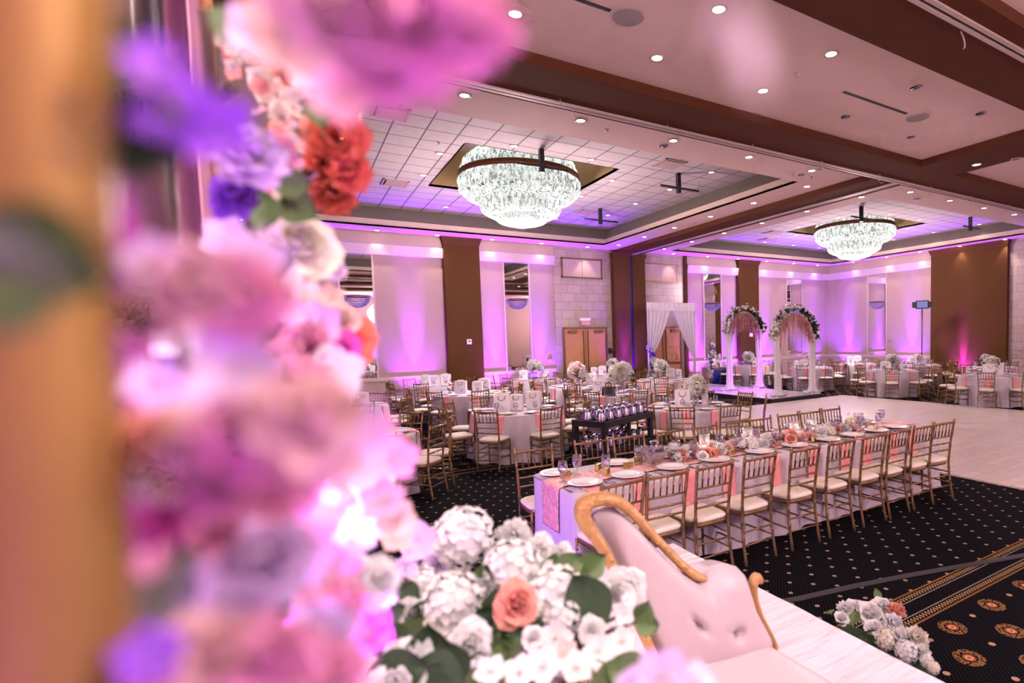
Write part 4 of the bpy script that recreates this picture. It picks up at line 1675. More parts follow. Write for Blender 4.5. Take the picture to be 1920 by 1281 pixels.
# ------------------------------------------------------------------ flower arches
def arch(x0, x1, y, top, label):
    w = (x1 - x0) / 2
    r = w
    t = thing('floral_arch', label, 'flower arch', ((x0 + x1) / 2, y, .15))
    H = top - .15
    base = H - w * 1.02 - .12
    fr = MB()
    pts = [(-w, 0, 0), (-w, 0, base)] + [(-w * math.cos(a), 0, base + w * math.sin(a)) for a in [PI * k / 16 for k in range(1, 16)]] + [(w, 0, base), (w, 0, 0)]
    fr.tube(pts, .022, 8)
    fr.build('arch_frame', M['white'], t, True)
    for s in (-1, 1):
        mb = MB()

        def fn(u, v):
            a = 2 * PI * u
            pinch = .075 + .045 * abs(v - .45) + (.10 * max(0, .08 - v) / .08)
            rr_ = pinch * (1 + .22 * math.sin(a * 7 + v * 2))
            return (s * w + rr_ * 1.15 * math.cos(a), rr_ * math.sin(a), v * (base + .1))
        mb.surf(fn, 42, 16, 0, True)
        mb.build('drape_leg', M['sheer'], t, True)
        mb = MB()
        for k in range(14):
            a = 2 * PI * k / 14 + rnd.uniform(-.2, .2)
            petal(mb, Vector((s * w, 0, .05)), Vector((math.cos(a), math.sin(a), -.12)).normalized(), Vector((-math.sin(a), math.cos(a), 0)), Vector((0, 0, 1)), rnd.uniform(.2, .34), .18, .15, .06)
        mb.build('drape_pool', M['sheer'], t, True)
    W, G, Wi = MB(), MB(), MB()
    for i in range(520):
        a = rnd.uniform(-.06, PI + .06)
        o = rnd.gauss(0, .05)
        rad = w + .06 + abs(o) * 1.2
        c = Vector((-rad * math.cos(a), rnd.uniform(-.13, .13), base + rad * math.sin(a)))
        d = (Vector((-math.cos(a), rnd.uniform(-.6, .2), math.sin(a))) + rvec() * .5).normalized()
        greenzone = (.55 < a < 1.2) or (1.75 < a < 3.3)
        if rnd.random() < (.72 if greenzone else .42):
            sd = d.orthogonal().normalized()
            petal(G, c - d * .04, d, sd, d.cross(sd), .13, .07, .2, 0, 0, 2, 3)
        else:
            sd = d.orthogonal().normalized()
            wv = d.cross(sd)
            for k in range(5):
                b_ = 2 * PI * k / 5
                ax = (sd * math.cos(b_) + wv * math.sin(b_) + d * .5).normalized()
                petal(W, c + d * .03, ax, d.cross(ax).normalized(), d, .058, .05, .2, 0, 0, 2, 2)
    for i in range(150):
        a = PI * (i + rnd.random()) / 150
        rad = w - rnd.uniform(.0, .08)
        top_ = Vector((-rad * math.cos(a), rnd.uniform(-.10, .10), base + rad * math.sin(a)))
        L = rnd.uniform(.30, .58) * (1.15 if .5 < a < 2.6 else .95)
        for k in range(int(L / .024)):
            f = k * .024 / L
            rr_ = .028 * (1 - f * .7)
            q = top_ - Vector((rnd.uniform(-.012, .012), rnd.uniform(-.012, .012), k * .024))
            Wi.add([q + Vector((rr_, 0, 0)), q + Vector((-rr_, 0, .006)), q + Vector((0, rr_, 0)), q + Vector((0, -rr_, .004)), q + Vector((0, 0, -rr_)), q + Vector((0, 0, rr_))],
                   [(0, 2, 5), (2, 1, 5), (1, 3, 5), (3, 0, 5), (2, 0, 4), (1, 2, 4), (3, 1, 4), (0, 3, 4)])
    tag(G.build('greenery', M['leafdark'], t, True), None, None, None, 'stuff')
    tag(W.build('white_blooms', P_['cream'], t, True), None, None, None, 'stuff')
    tag(Wi.build('wisteria_strands', M['wisteria'], t, True), None, None, None, 'stuff')
    return t


arch(12.08, 13.42, 13.85, 2.88, 'left white flower arch with hanging pink wisteria on the glossy platform')
arch(11.80, 13.28, 11.42, 2.73, 'right white flower arch with hanging pink wisteria at the platform end')
for x in (11.9, 12.75):
    t = thing('flower_garland', 'small cluster of pale blooms on the platform edge, %s one' % ('left' if x < 12 else 'right'), 'flowers', (x, 11.32, .15), 0, 'bloom clusters on the platform edge')
    for i in range(9):
        bloom(t, 'bloom', 'rose', rnd.choice(('cream', 'white')), (-.18 + .045 * i, rnd.uniform(-.03, .03), .025), .03, (0, -.5, 1))

# draped doorway
dr = thing('draped_doorway', 'white curtain pair on a portal frame, parted before the right double doors', 'curtain', (12.02, 17.0, 0))
DW, DH = 1.08, 3.25
mb = MB()
mb.tube([(-DW, 0, 0), (-DW, 0, DH), (DW, 0, DH), (DW, 0, 0)], .02, 8)
mb.build('portal_frame', M['white'], dr, True)
for s in (-1, 1):
    mb = MB()

    def fn(u, v):
        z = DH * (1 - v)
        # inner edge swings from the centre at the top to the post at tie height
        tie = .66
        f = min(1, v / tie)
        inner = DW * (1 - f) ** 1.25 + 0.
        inner = (DW - .10) * f ** 1.35 + .02 * (1 - f) if True else inner
        if v > tie:
            inner = (DW - .10) - .16 * (v - tie) / (1 - tie)
        x = inner + (DW - inner) * u
        y = .035 * math.sin(u * 34 + (1 - v) * 1.5) * (1 - .4 * f) - .03
        return (s * x, y, z)
    mb.surf(fn, 90, 26)
    solid(mb.build('curtain_panel', M['sheer'], dr, True), .004)
MB().box(-DW, DW, -.045, -.02, DH - .30, DH).build('pelmet', M['sheer'], dr)
for s, z in ((-1, 1.05), (1, .62)):
    t = thing('floral_spray', 'tall spray of white and lilac blooms %s the white draped doorway' % ('left of' if s < 0 else 'right of'), 'flowers', (12.02 + s * (DW + .05 + (.35 if s > 0 else 0)), 16.75 - (.2 if s > 0 else 0), 0))
    MB().tube([(0, .05, 0), (0, .05, 1.55)], .02, 6).build('stand', M['black'], t, True)
    for i in range(34):
        zz = .35 + 1.35 * i / 34
        xx = -.10 * s * math.sin(zz * 2.6) + rnd.uniform(-.12, .12)
        bloom(t, 'bloom', rnd.choice(('rose', 'ruffle')), rnd.choice(('white', 'white', 'lilac', 'violet')), (xx, rnd.uniform(-.12, 0), zz), rnd.uniform(.05, .085), (rnd.uniform(-.5, .5), -1, .3))
    mb = MB()
    for i in range(6):
        mb.tube([(0, 0, 1.5), (rnd.uniform(-.25, .1), rnd.uniform(-.1, .1), rnd.uniform(1.75, 2.1))], .006, 4)
    mb.build('twigs', M['stem'], t, True)
    for i in range(12):
        leafp(t, (rnd.uniform(-.1, .1), -.1, rnd.uniform(.3, 1.6)), .12, (rnd.uniform(-1, 1), -.4, rnd.uniform(-.5, 1)), 1)

# blue-fronted sideboard right of the draped doorway
sb_ = thing('gift_table', 'small table with a deep blue front beside the draped doorway', 'table', (14.3, 17.2, 0))
MB().box(-.55, .55, -.3, .3, .70, .74).build('tabletop', M['cream'], sb_)
MB().box(-.45, .45, -.29, -.25, .02, .62).build('blue_front', M['bluefront'], sb_)
MB().box(-.52, .52, -.24, .26, .0, .70).build('carcass', M['cream'], sb_)
gift_bag((14.1, 17.15, .74), .1, 'white gift bag on the blue-fronted table beside the draped doorway')
gift_bag((14.5, 17.2, .74), -.3, 'smaller white bag on the blue-fronted table beside the draped doorway', .7)

# video light on a stand at the right wall
ls = thing('video_light', 'blue-lit LED video light on a tall thin stand before the right wall', 'light stand', (20.3, 12.1, 0))
MB().tube([(0, 0, .25), (0, 0, 2.85)], .018, 8).build('pole', M['black'], ls, True)
for k in range(3):
    a = 2 * PI * k / 3
    MB().tube([(0, 0, .75), (.45 * math.cos(a), .45 * math.sin(a), .0)], .012, 6).build('leg', M['black'], ls, True)
pn = bevel(MB().box(-.24, .24, -.05, .05, 2.83, 3.15).build('lamp_panel', M['black'], ls), .04)
pn.rotation_euler = (0, 0, -.9)
f = MB().box(-.18, .18, -.058, -.05, 2.87, 3.11).build('diffuser', emissive('pale_blue_led', (.35, .42, 1.0), .12), pn)
for s in (-1, 1):
    MB().box(s * .24, s * .36, -.07, -.055, 2.88, 3.10).build('barn_door', M['black'], pn)

# ------------------------------------------------------------------ the stage and the sofa
SZ = .40
stg = thing('stage', 'low stage covered with white wrinkled cloth, at the bottom right under the sofa', 'stage', (-.3, .2, 0))
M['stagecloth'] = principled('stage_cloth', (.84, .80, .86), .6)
nt = M['stagecloth'].node_tree
tc = nt.nodes.new('ShaderNodeTexCoord')
mpn = nt.nodes.new('ShaderNodeMapping')
mpn.inputs['Rotation'].default_value = (0, 0, .5)
mpn.inputs['Scale'].default_value = (1.2, 5.0, 1)
nz = nt.nodes.new('ShaderNodeTexNoise')
nz.inputs['Scale'].default_value = 2.2
nz.inputs['Detail'].default_value = 2.5
bp = nt.nodes.new('ShaderNodeBump')
bp.inputs['Strength'].default_value = .9
bp.inputs['Distance'].default_value = .05
nt.links.new(tc.outputs['Object'], mpn.inputs[0])
nt.links.new(mpn.outputs[0], nz.inputs['Vector'])
nt.links.new(nz.outputs['Fac'], bp.inputs['Height'])
nt.links.new(bp.outputs[0], nt.nodes['Principled BSDF'].inputs['Normal'])
MB().box(-2.6, 2.58, -3.2, 3.08, 0, SZ - .03).build('platform', M['brown'], stg)
mb = MB()
x1, y1 = 2.61, 3.11


def scl(u, v):
    x = -2.62 + (x1 + 2.62) * u
    y = -3.22 + (y1 + 3.22) * v
    z = SZ + .004 * math.sin(x * 7 + y * 11) * math.sin(y * 5 - x * 3)
    return (x, y, z)


mb.surf(scl, 60, 60)


def fall(ax):
    def fn(u, v):
        s = -3.2 + 6.3 * u
        f = .012 * math.sin(s * 14) * v + .008 * math.sin(s * 31 + 1) * v
        z = SZ - (SZ - .006) * v
        return (x1 + f + .015 * min(1, v * 5), s, z) if ax == 'x' else (s * .83 - .01, y1 + f + .015 * min(1, v * 5), z)
    return fn


mb.surf(fall('x'), 160, 8)
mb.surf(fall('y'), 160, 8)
mb.build('stage_cloth', M['stagecloth'], stg, True)

# sofa: built in its own frame. Back plane runs along e1 (left to right), seat runs along e2 (toward the photographer)
SEAT = .82
A_ = onz(1282, 1246, SEAT)
B_ = onz(1447, 1196, SEAT)
e1 = (B_ - A_).normalized()
lean = .20
upv = (Vector((-e1.y, e1.x, 0)) * lean + Vector((0, 0, 1))).normalized()
nback = e1.cross(upv).normalized()      # toward the photographer
if nback.dot(EYE - A_) < 0:
    nback = -nback


def onback(x, y, off=0.):
    d = ray(x, y)
    q = A_ + nback * off
    t_ = (q - EYE).dot(nback) / d.dot(nback)
    return EYE + d * t_


def polyline(pts, t):
    seg = [(Vector(pts[i + 1]) - Vector(pts[i])).length for i in range(len(pts) - 1)]
    L = sum(seg) * t
    for i, s in enumerate(seg):
        if L <= s or i == len(seg) - 1:
            return Vector(pts[i]).lerp(Vector(pts[i + 1]), min(1, L / s) if s else 0)
        L -= s


sofa = thing('chaise_sofa', 'pale pink tufted chaise sofa with carved gold frame on the white stage', 'sofa', (A_.x, A_.y, SZ))
bpy.context.view_layer.update()
so = sofa.location.copy()
Lc = [(1262, 1290), (1241, 1243), (1191, 1130), (1150, 1035), (1112, 968)]
Tc = [(1112, 968), (1128, 952), (1150, 952), (1178, 972), (1219, 1018), (1266, 1064), (1300, 1088), (1316, 1076), (1332, 1062), (1354, 1056), (1380, 1062), (1397, 1080)]
Rc = [(1455, 1235), (1447, 1196), (1420, 1149), (1405, 1098), (1397, 1080)]
Bc = [(1262, 1290), (1455, 1235)]


def coons(u, v):
    l, r_ = polyline(Lc, v), polyline(Rc, v)
    t_, b_ = polyline(Tc, u), polyline(Bc, u)
    c00, c10, c01, c11 = Vector(Bc[0]), Vector(Bc[1]), Vector(Tc[0]), Vector(Tc[-1])
    return l * (1 - u) + r_ * u + b_ * (1 - v) + t_ * v - (c00 * (1 - u) * (1 - v) + c10 * u * (1 - v) + c01 * (1 - u) * v + c11 * u * v)


BUT = [(.42, .42), (.72, .40)]


def front(u, v):
    q = coons(u, v)
    e = (1 - (2 * u - 1) ** 6) * (1 - (2 * v - 1) ** 6)
    bulge = .055 * e + .02 * math.sin(PI * u) * math.sin(PI * v)
    for bu, bv in BUT:
        dd = ((u - bu) * 1.1) ** 2 + (v - bv) ** 2
        bulge -= .030 * math.exp(-dd / .0035)
    return onback(q.x, q.y) + nback * bulge - so


mb = MB()
mb.surf(front, 44, 40)
mb.build('back_upholstery', M['upholstery'], sofa, True)
mb = MB()
mb.surf(lambda u, v: onback(*coons(u, v)) - nback * (.085 + .03 * math.sin(PI * u) * math.sin(PI * v)) - so, 20, 20)


def rim(u, v):
    # side wall between the front and the rear shell
    pts = Lc[::-1][:-1] if False else None
    return None


edge = [coons(0, v / 24) for v in range(25)] + [coons(u / 40, 1) for u in range(1, 41)] + [coons(1, 1 - v / 24) for v in range(1, 25)]
vs = []
for q in edge:
    p = onback(q.x, q.y)
    vs.append(p - so)
    vs.append(p - nback * .09 - so)
mb.add(vs, [(2 * i, 2 * i + 2, 2 * i + 3, 2 * i + 1) for i in range(len(edge) - 1)])
mb.build('back_shell', M['upholstery'], sofa, True)
for bu, bv in BUT:
    mb = MB()
    q = coons(bu, bv)
    mb.ball(tuple(onback(q.x, q.y) + nback * .050 - so), .009, 5)
    mb.build('crystal_button', M['crystal'], sofa, True)


def railtube(pts, rads, name, offs=.03, flat=.7, n=12):
    P = [onback(x, y) + nback * offs - so for x, y in pts]
    # smooth resample
    Q, Rr = [], []
    N = len(P)
    for i in range(N - 1):
        p0, p1, p2, p3 = P[max(0, i - 1)], P[i], P[i + 1], P[min(N - 1, i + 2)]
        for k in range(5):
            t_ = k / 5
            Q.append(.5 * ((2 * p1) + (p2 - p0) * t_ + (2 * p0 - 5 * p1 + 4 * p2 - p3) * t_ ** 2 + (3 * p1 - p0 - 3 * p2 + p3) * t_ ** 3))
            Rr.append(rads[i] * (1 - t_) + rads[i + 1] * t_)
    Q.append(P[-1])
    Rr.append(rads[-1])
    mb = MB()
    mb.tube(Q, Rr, n, 0, True, flat)
    # raised moulding bead along the rail
    mb.tube([q + nback * Rr[i] * .55 for i, q in enumerate(Q)], [r_ * .35 for r_ in Rr], 8)
    return mb.build(name, M['golddark'], sofa, True)


railtube([(1250, 1285), (1226, 1235), (1176, 1130), (1132, 1035), (1098, 985), (1090, 955), (1106, 938), (1142, 936), (1178, 956), (1222, 1004), (1268, 1052), (1296, 1076), (1318, 1084)],
         [.022, .022, .022, .025, .032, .038, .038, .032, .026, .022, .022, .025, .016], 'carved_crest_rail', .015)
railtube([(1452, 1215), (1445, 1196), (1424, 1155), (1412, 1120), (1409, 1095), (1416, 1082), (1424, 1090)], [.012, .012, .013, .016, .022, .026, .016], 'arm_scroll', .01)
e2 = (onz(1595, 1281, SEAT) - B_).normalized()
mb = MB()
Wd = .62


def seatf(u, v):
    a = 2 * PI * v
    # cross-section of a padded seat: rounded rectangle swept toward the photographer
    cx_, cz_ = abs(math.cos(a)) ** .35 * (1 if math.cos(a) > 0 else -1), abs(math.sin(a)) ** .5 * (1 if math.sin(a) > 0 else -1)
    base = B_ - e1 * Wd / 2 + e2 * (u * 1.25) - Vector((0, 0, .11))
    return base + e1 * (cx_ * Wd / 2) + Vector((0, 0, cz_ * .11 + (.012 * math.sin(PI * v * 2) if cz_ > 0 else 0))) - so


mb.surf(seatf, 20, 40)
mb.build('seat_cushion', M['upholstery'], sofa, True)
mb = MB()
for w_ in (0, 1):
    c = B_ - e1 * (Wd if w_ else 0) + Vector((0, 0, -.24))
    mb.tube([c - so, c + e2 * 1.25 - so], .03, 10)
mb.build('seat_rail', M['golddark'], sofa, True)
for a, b_ in ((0, .05), (1, .05), (0, 1.15), (1, 1.15)):
    c = B_ - e1 * (Wd - .04 if a else .04) + e2 * b_
    MB().tube([(c.x - so.x, c.y - so.y, SEAT - .24 - SZ), (c.x - so.x, c.y - so.y, .08), (c.x - so.x, c.y - so.y, 0)], [.028, .018, .024], 10).build('leg', M['golddark'], sofa, True)

# flowers along the stage edge
fe = thing('floral_cluster', 'cluster of white blooms with one pink bloom on the floor along the stage edge', 'flowers', (2.78, 1.75, 0))
for (x, y, r, kd, cl) in ((1585, 1145, 22, 'ruffle', 'white'), (1605, 1142, 26, 'rose', 'white'), (1632, 1152, 34, 'rose', 'white'), (1655, 1138, 26, 'rose', 'white'), (1578, 1160, 18, 'rose', 'white'), (1640, 1178, 22, 'rose', 'white'),
                          (1680, 1148, 22, 'ruffle', 'peach'), (1672, 1172, 26, 'ruffle', 'white'), (1662, 1200, 22, 'hydrangea', 'cream'), (1690, 1200, 26, 'ruffle', 'white'), (1715, 1200, 28, 'ruffle', 'cream'), (1700, 1222, 22, 'hydrangea', 'white'), (1728, 1225, 18, 'ruffle', 'white'), (1738, 1240, 13, 'hydrangea', 'white'), (1750, 1252, 12, 'hydrangea', 'cream')):
    p = onz(x, y, .40)
    p = EYE + (p - EYE) * 1.035
    bloom(fe, 'bloom', kd, cl, p - Vector(fe.location), r * 2.6 / 1035, (-.2, -.5, 1))
for (x, y) in ((1552, 1150), (1600, 1172), (1618, 1190), (1648, 1165), (1650, 1178), (1700, 1182), (1615, 1205), (1570, 1172), (1645, 1130), (1720, 1215), (1680, 1215)):
    p = onz(x, y, .37)
    p = EYE + (p - EYE) * 1.035
    leafp(fe, p - Vector(fe.location), .08, (rnd.uniform(-1, 1), rnd.uniform(-1, .3), .4), 0)
fp = [EYE + (onz(x, y, .40) - EYE) * 1.035 - Vector(fe.location) for x, y in ((1580, 1158), (1620, 1172), (1660, 1190), (1700, 1216), (1742, 1246))]
mb = MB()
for i in range(len(fp) - 1):
    a, b_ = fp[i], fp[i + 1]
    n_ = (b_ - a).cross(Vector((0, 0, 1))).normalized() * .04
    mb.add([(a + n_).xy[:] + (0,), (a - n_).xy[:] + (0,), (b_ - n_).xy[:] + (0,), (b_ + n_).xy[:] + (0,)] + [(a + n_).xy[:] + (a.z - .05,), (a - n_).xy[:] + (a.z - .05,), (b_ - n_).xy[:] + (b_.z - .05,), (b_ + n_).xy[:] + (b_.z - .05,)],
           [(4, 5, 6, 7), (0, 1, 5, 4), (2, 3, 7, 6), (1, 2, 6, 5), (0, 4, 7, 3)])
mb.build('foam_base', M['leafdark'], fe)
# dark strap lying on the carpet
pts = [(2.66, 2.84, .004), (3.0, 2.73, .004), (3.5, 2.62, .004), (4.0, 2.49, .004), (4.6, 2.31, .004), (5.2, 2.13, .004), (6.2, 1.9, .004)]
mb = MB()
for i in range(len(pts) - 1):
    a, b_ = Vector(pts[i]), Vector(pts[i + 1])
    s_ = (b_ - a).cross(Vector((0, 0, 1))).normalized() * .03
    mb.add([a + s_, a - s_, b_ - s_, b_ + s_, a + s_ + Vector((0, 0, .006)), a - s_ + Vector((0, 0, .006)), b_ - s_ + Vector((0, 0, .006)), b_ + s_ + Vector((0, 0, .006))],
           [(4, 5, 6, 7), (0, 1, 5, 4), (2, 3, 7, 6), (1, 2, 6, 5), (0, 4, 7, 3)])
tag(mb.build('cable_cover', principled('dark_tape', (.035, .034, .04), .6)), 'dark flat cable cover lying across the patterned carpet border', 'cable')

# ------------------------------------------------------------------ bouquet beside the sofa
bq_c = atd(950, 1190, 1.15)
bq = thing('flower_arrangement', 'large arrangement of white hydrangeas and roses with one peach rose, left of the sofa', 'flower arrangement', (bq_c.x, bq_c.y, SZ))
bo = Vector(bq.location)
MB().lathe([(.14, 0), (.15, .02), (.05, .06), (.04, bq_c.z - SZ - .35), (.10, bq_c.z - SZ - .25), (.14, bq_c.z - SZ - .12), (.13, bq_c.z - SZ - .12), (.0001, bq_c.z - SZ - .2)], 20).build('pedestal_vase', M['golddark'], bq, True)


def face(p):
    return (EYE - p).normalized()


def fgbloom(root, o, x, y, rpx, dist, kd, cl, jitter=.35):
    p = atd(x, y, dist)
    d = (face(p) + rvec() * jitter + Vector((0, 0, .25))).normalized()
    r = rpx * dist / ray(x, y).length / 1035
    kk = dict(sprig=1.05, rose=1.0, ruffle=1.0, hydrangea=.95)[kd]
    return bloom(root, 'bloom', kd, cl, p - o, r * kk, d)


def fgleaf(root, o, x, y, Lpx, dist, ang, dark):
    p = atd(x, y, dist)
    a = math.radians(ang)
    d = (rt * math.cos(a) + up * math.sin(a) + fw * rnd.uniform(-.3, .3)).normalized()
    n_ = face(p)
    L = Lpx * dist / ray(x, y).length / 1035
    yv = d
    zv = (n_ - yv * n_.dot(yv)).normalized()
    xv = yv.cross(zv)
    mt_ = Matrix((xv, yv, zv)).transposed()
    q = put('leaf', LEAF[dark], root, p - d * L * .5 - o, mt_.to_euler(), L)
    return q


B1 = [(868, 1008, 60, 1.22, 'hydrangea', 'white'), (965, 1008, 36, 1.24, 'ruffle', 'white'), (962, 1066, 58, 1.17, 'hydrangea', 'white'), (850, 1130, 60, 1.14, 'hydrangea', 'white'), (905, 1112, 42, 1.17, 'ruffle', 'white'),
      (1042, 1118, 60, 1.14, 'hydrangea', 'white'), (1050, 1160, 44, 1.10, 'hydrangea', 'white'), (968, 1132, 44, 1.06, 'rose', 'peach'), (882, 1206, 44, 1.05, 'rose', 'white'), (850, 1235, 26, 1.05, 'rose', 'lilac'),
      (1012, 1030, 30, 1.2, 'rose', 'white'), (1052, 1042, 26, 1.2, 'rose', 'white'), (1015, 1070, 26, 1.15, 'sprig', 'white'), (1090, 1080, 34, 1.2, 'ruffle', 'cream'), (790, 1100, 40, 1.2, 'hydrangea', 'white'),
      (1040, 1198, 36, 1.04, 'sprig', 'white'), (1108, 1180, 26, 1.06, 'rose', 'white'), (1122, 1222, 36, 1.03, 'sprig', 'white'), (1172, 1150, 24, 1.05, 'sprig', 'white'), (1178, 1125, 16, 1.05, 'sprig', 'white'),
      (1165, 1205, 30, 1.04, 'sprig', 'white'), (1000, 1196, 24, 1.03, 'rose', 'white'), (1080, 1255, 36, 1.0, 'sprig', 'white'), (1020, 1250, 40, 1.0, 'sprig', 'white'), (975, 1262, 34, 1.0, 'sprig', 'white'), (920, 1262, 34, 1.0, 'sprig', 'white'),
      (1060, 1225, 26, 1.02, 'sprig', 'blush'), (1150, 1255, 26, 1.02, 'sprig', 'white'), (760, 1245, 52, 1.03, 'rose', 'white'), (735, 1290, 60, 1.0, 'rose', 'white'), (770, 1150, 30, 1.15, 'rose', 'white'),
      (1240, 1276, 60, .45, 'sprig', 'lilac'), (1300, 1290, 50, .45, 'sprig', 'white'), (1195, 1290, 40, .5, 'rose', 'lilac'), (820, 1170, 28, 1.12, 'sprig', 'cream'), (815, 1060, 26, 1.22, 'rose', 'lilac'), (780, 1030, 30, 1.15, 'sprig', 'lilac'),
      (760, 1068, 26, 1.15, 'sprig', 'lilac'), (930, 1165, 22, 1.12, 'sprig', 'white'), (1100, 1135, 20, 1.16, 'sprig', 'white'), (1005, 1155, 28, 1.12, 'hydrangea', 'white')]
for b_ in B1:
    fgbloom(bq, bo, *b_)
for i in range(26):
    fgbloom(bq, bo, rnd.uniform(760, 1170), rnd.uniform(1100, 1330), rnd.uniform(30, 50), rnd.uniform(1.2, 1.32), rnd.choice(('hydrangea', 'rose')), rnd.choice(('white', 'cream', 'white')))
for (x, y, L, d_, an, dk) in ((1102, 1130, 110, 1.09, 120, 1), (950, 1178, 120, 1.09, -30, 1), (985, 1192, 90, 1.08, -50, 1), (915, 1228, 110, 1.07, 200, 0), (960, 1240, 100, 1.06, -60, 0), (800, 1225, 110, 1.04, 85, 1), (838, 1245, 100, 1.03, 95, 1), (1066, 1062, 60, 1.15, 35, 0),
                              (1112, 1060, 60, 1.15, 40, 0), (1208, 1148, 50, 1.04, 70, 0), (1212, 1172, 50, 1.04, -10, 0), (1035, 1070, 60, 1.16, 80, 0), (905, 1085, 60, 1.16, 80, 0), (800, 1165, 90, 1.14, 200, 1), (780, 1195, 90, 1.14, 230, 0), (745, 1265, 110, 1.0, 190, 1), (820, 1275, 120, 1.0, 170, 1),
                              (1180, 1262, 90, .98, -20, 0), (1150, 1280, 90, .98, 10, 0), (870, 1165, 60, 1.16, 60, 1), (915, 1075, 40, 1.2, 100, 0), (940, 1150, 100, 1.13, 10, 1), (895, 1250, 80, 1.06, -90, 0), (1010, 1225, 90, 1.09, 150, 1), (1085, 1200, 90, 1.12, 60, 1), (760, 1120, 70, 1.17, 150, 1), (980, 1095, 60, 1.18, 20, 0), (730, 1200, 80, 1.1, 120, 1)):
    fgleaf(bq, bo, x, y, L, d_, an, dk)
mb = MB()
for (x, y) in ((1120, 1222), (1172, 1150), (1040, 1198), (1165, 1205), (1208, 1160), (1080, 1255)):
    a = atd(x, y, 1.13) - bo
    c = bq_c - bo + Vector((0, .05, -.18))
    mb.tube([c, (c + a) / 2 + Vector((0, .02, .03)), a], .004, 5)
mb.build('stems', M['stem'], bq, True)

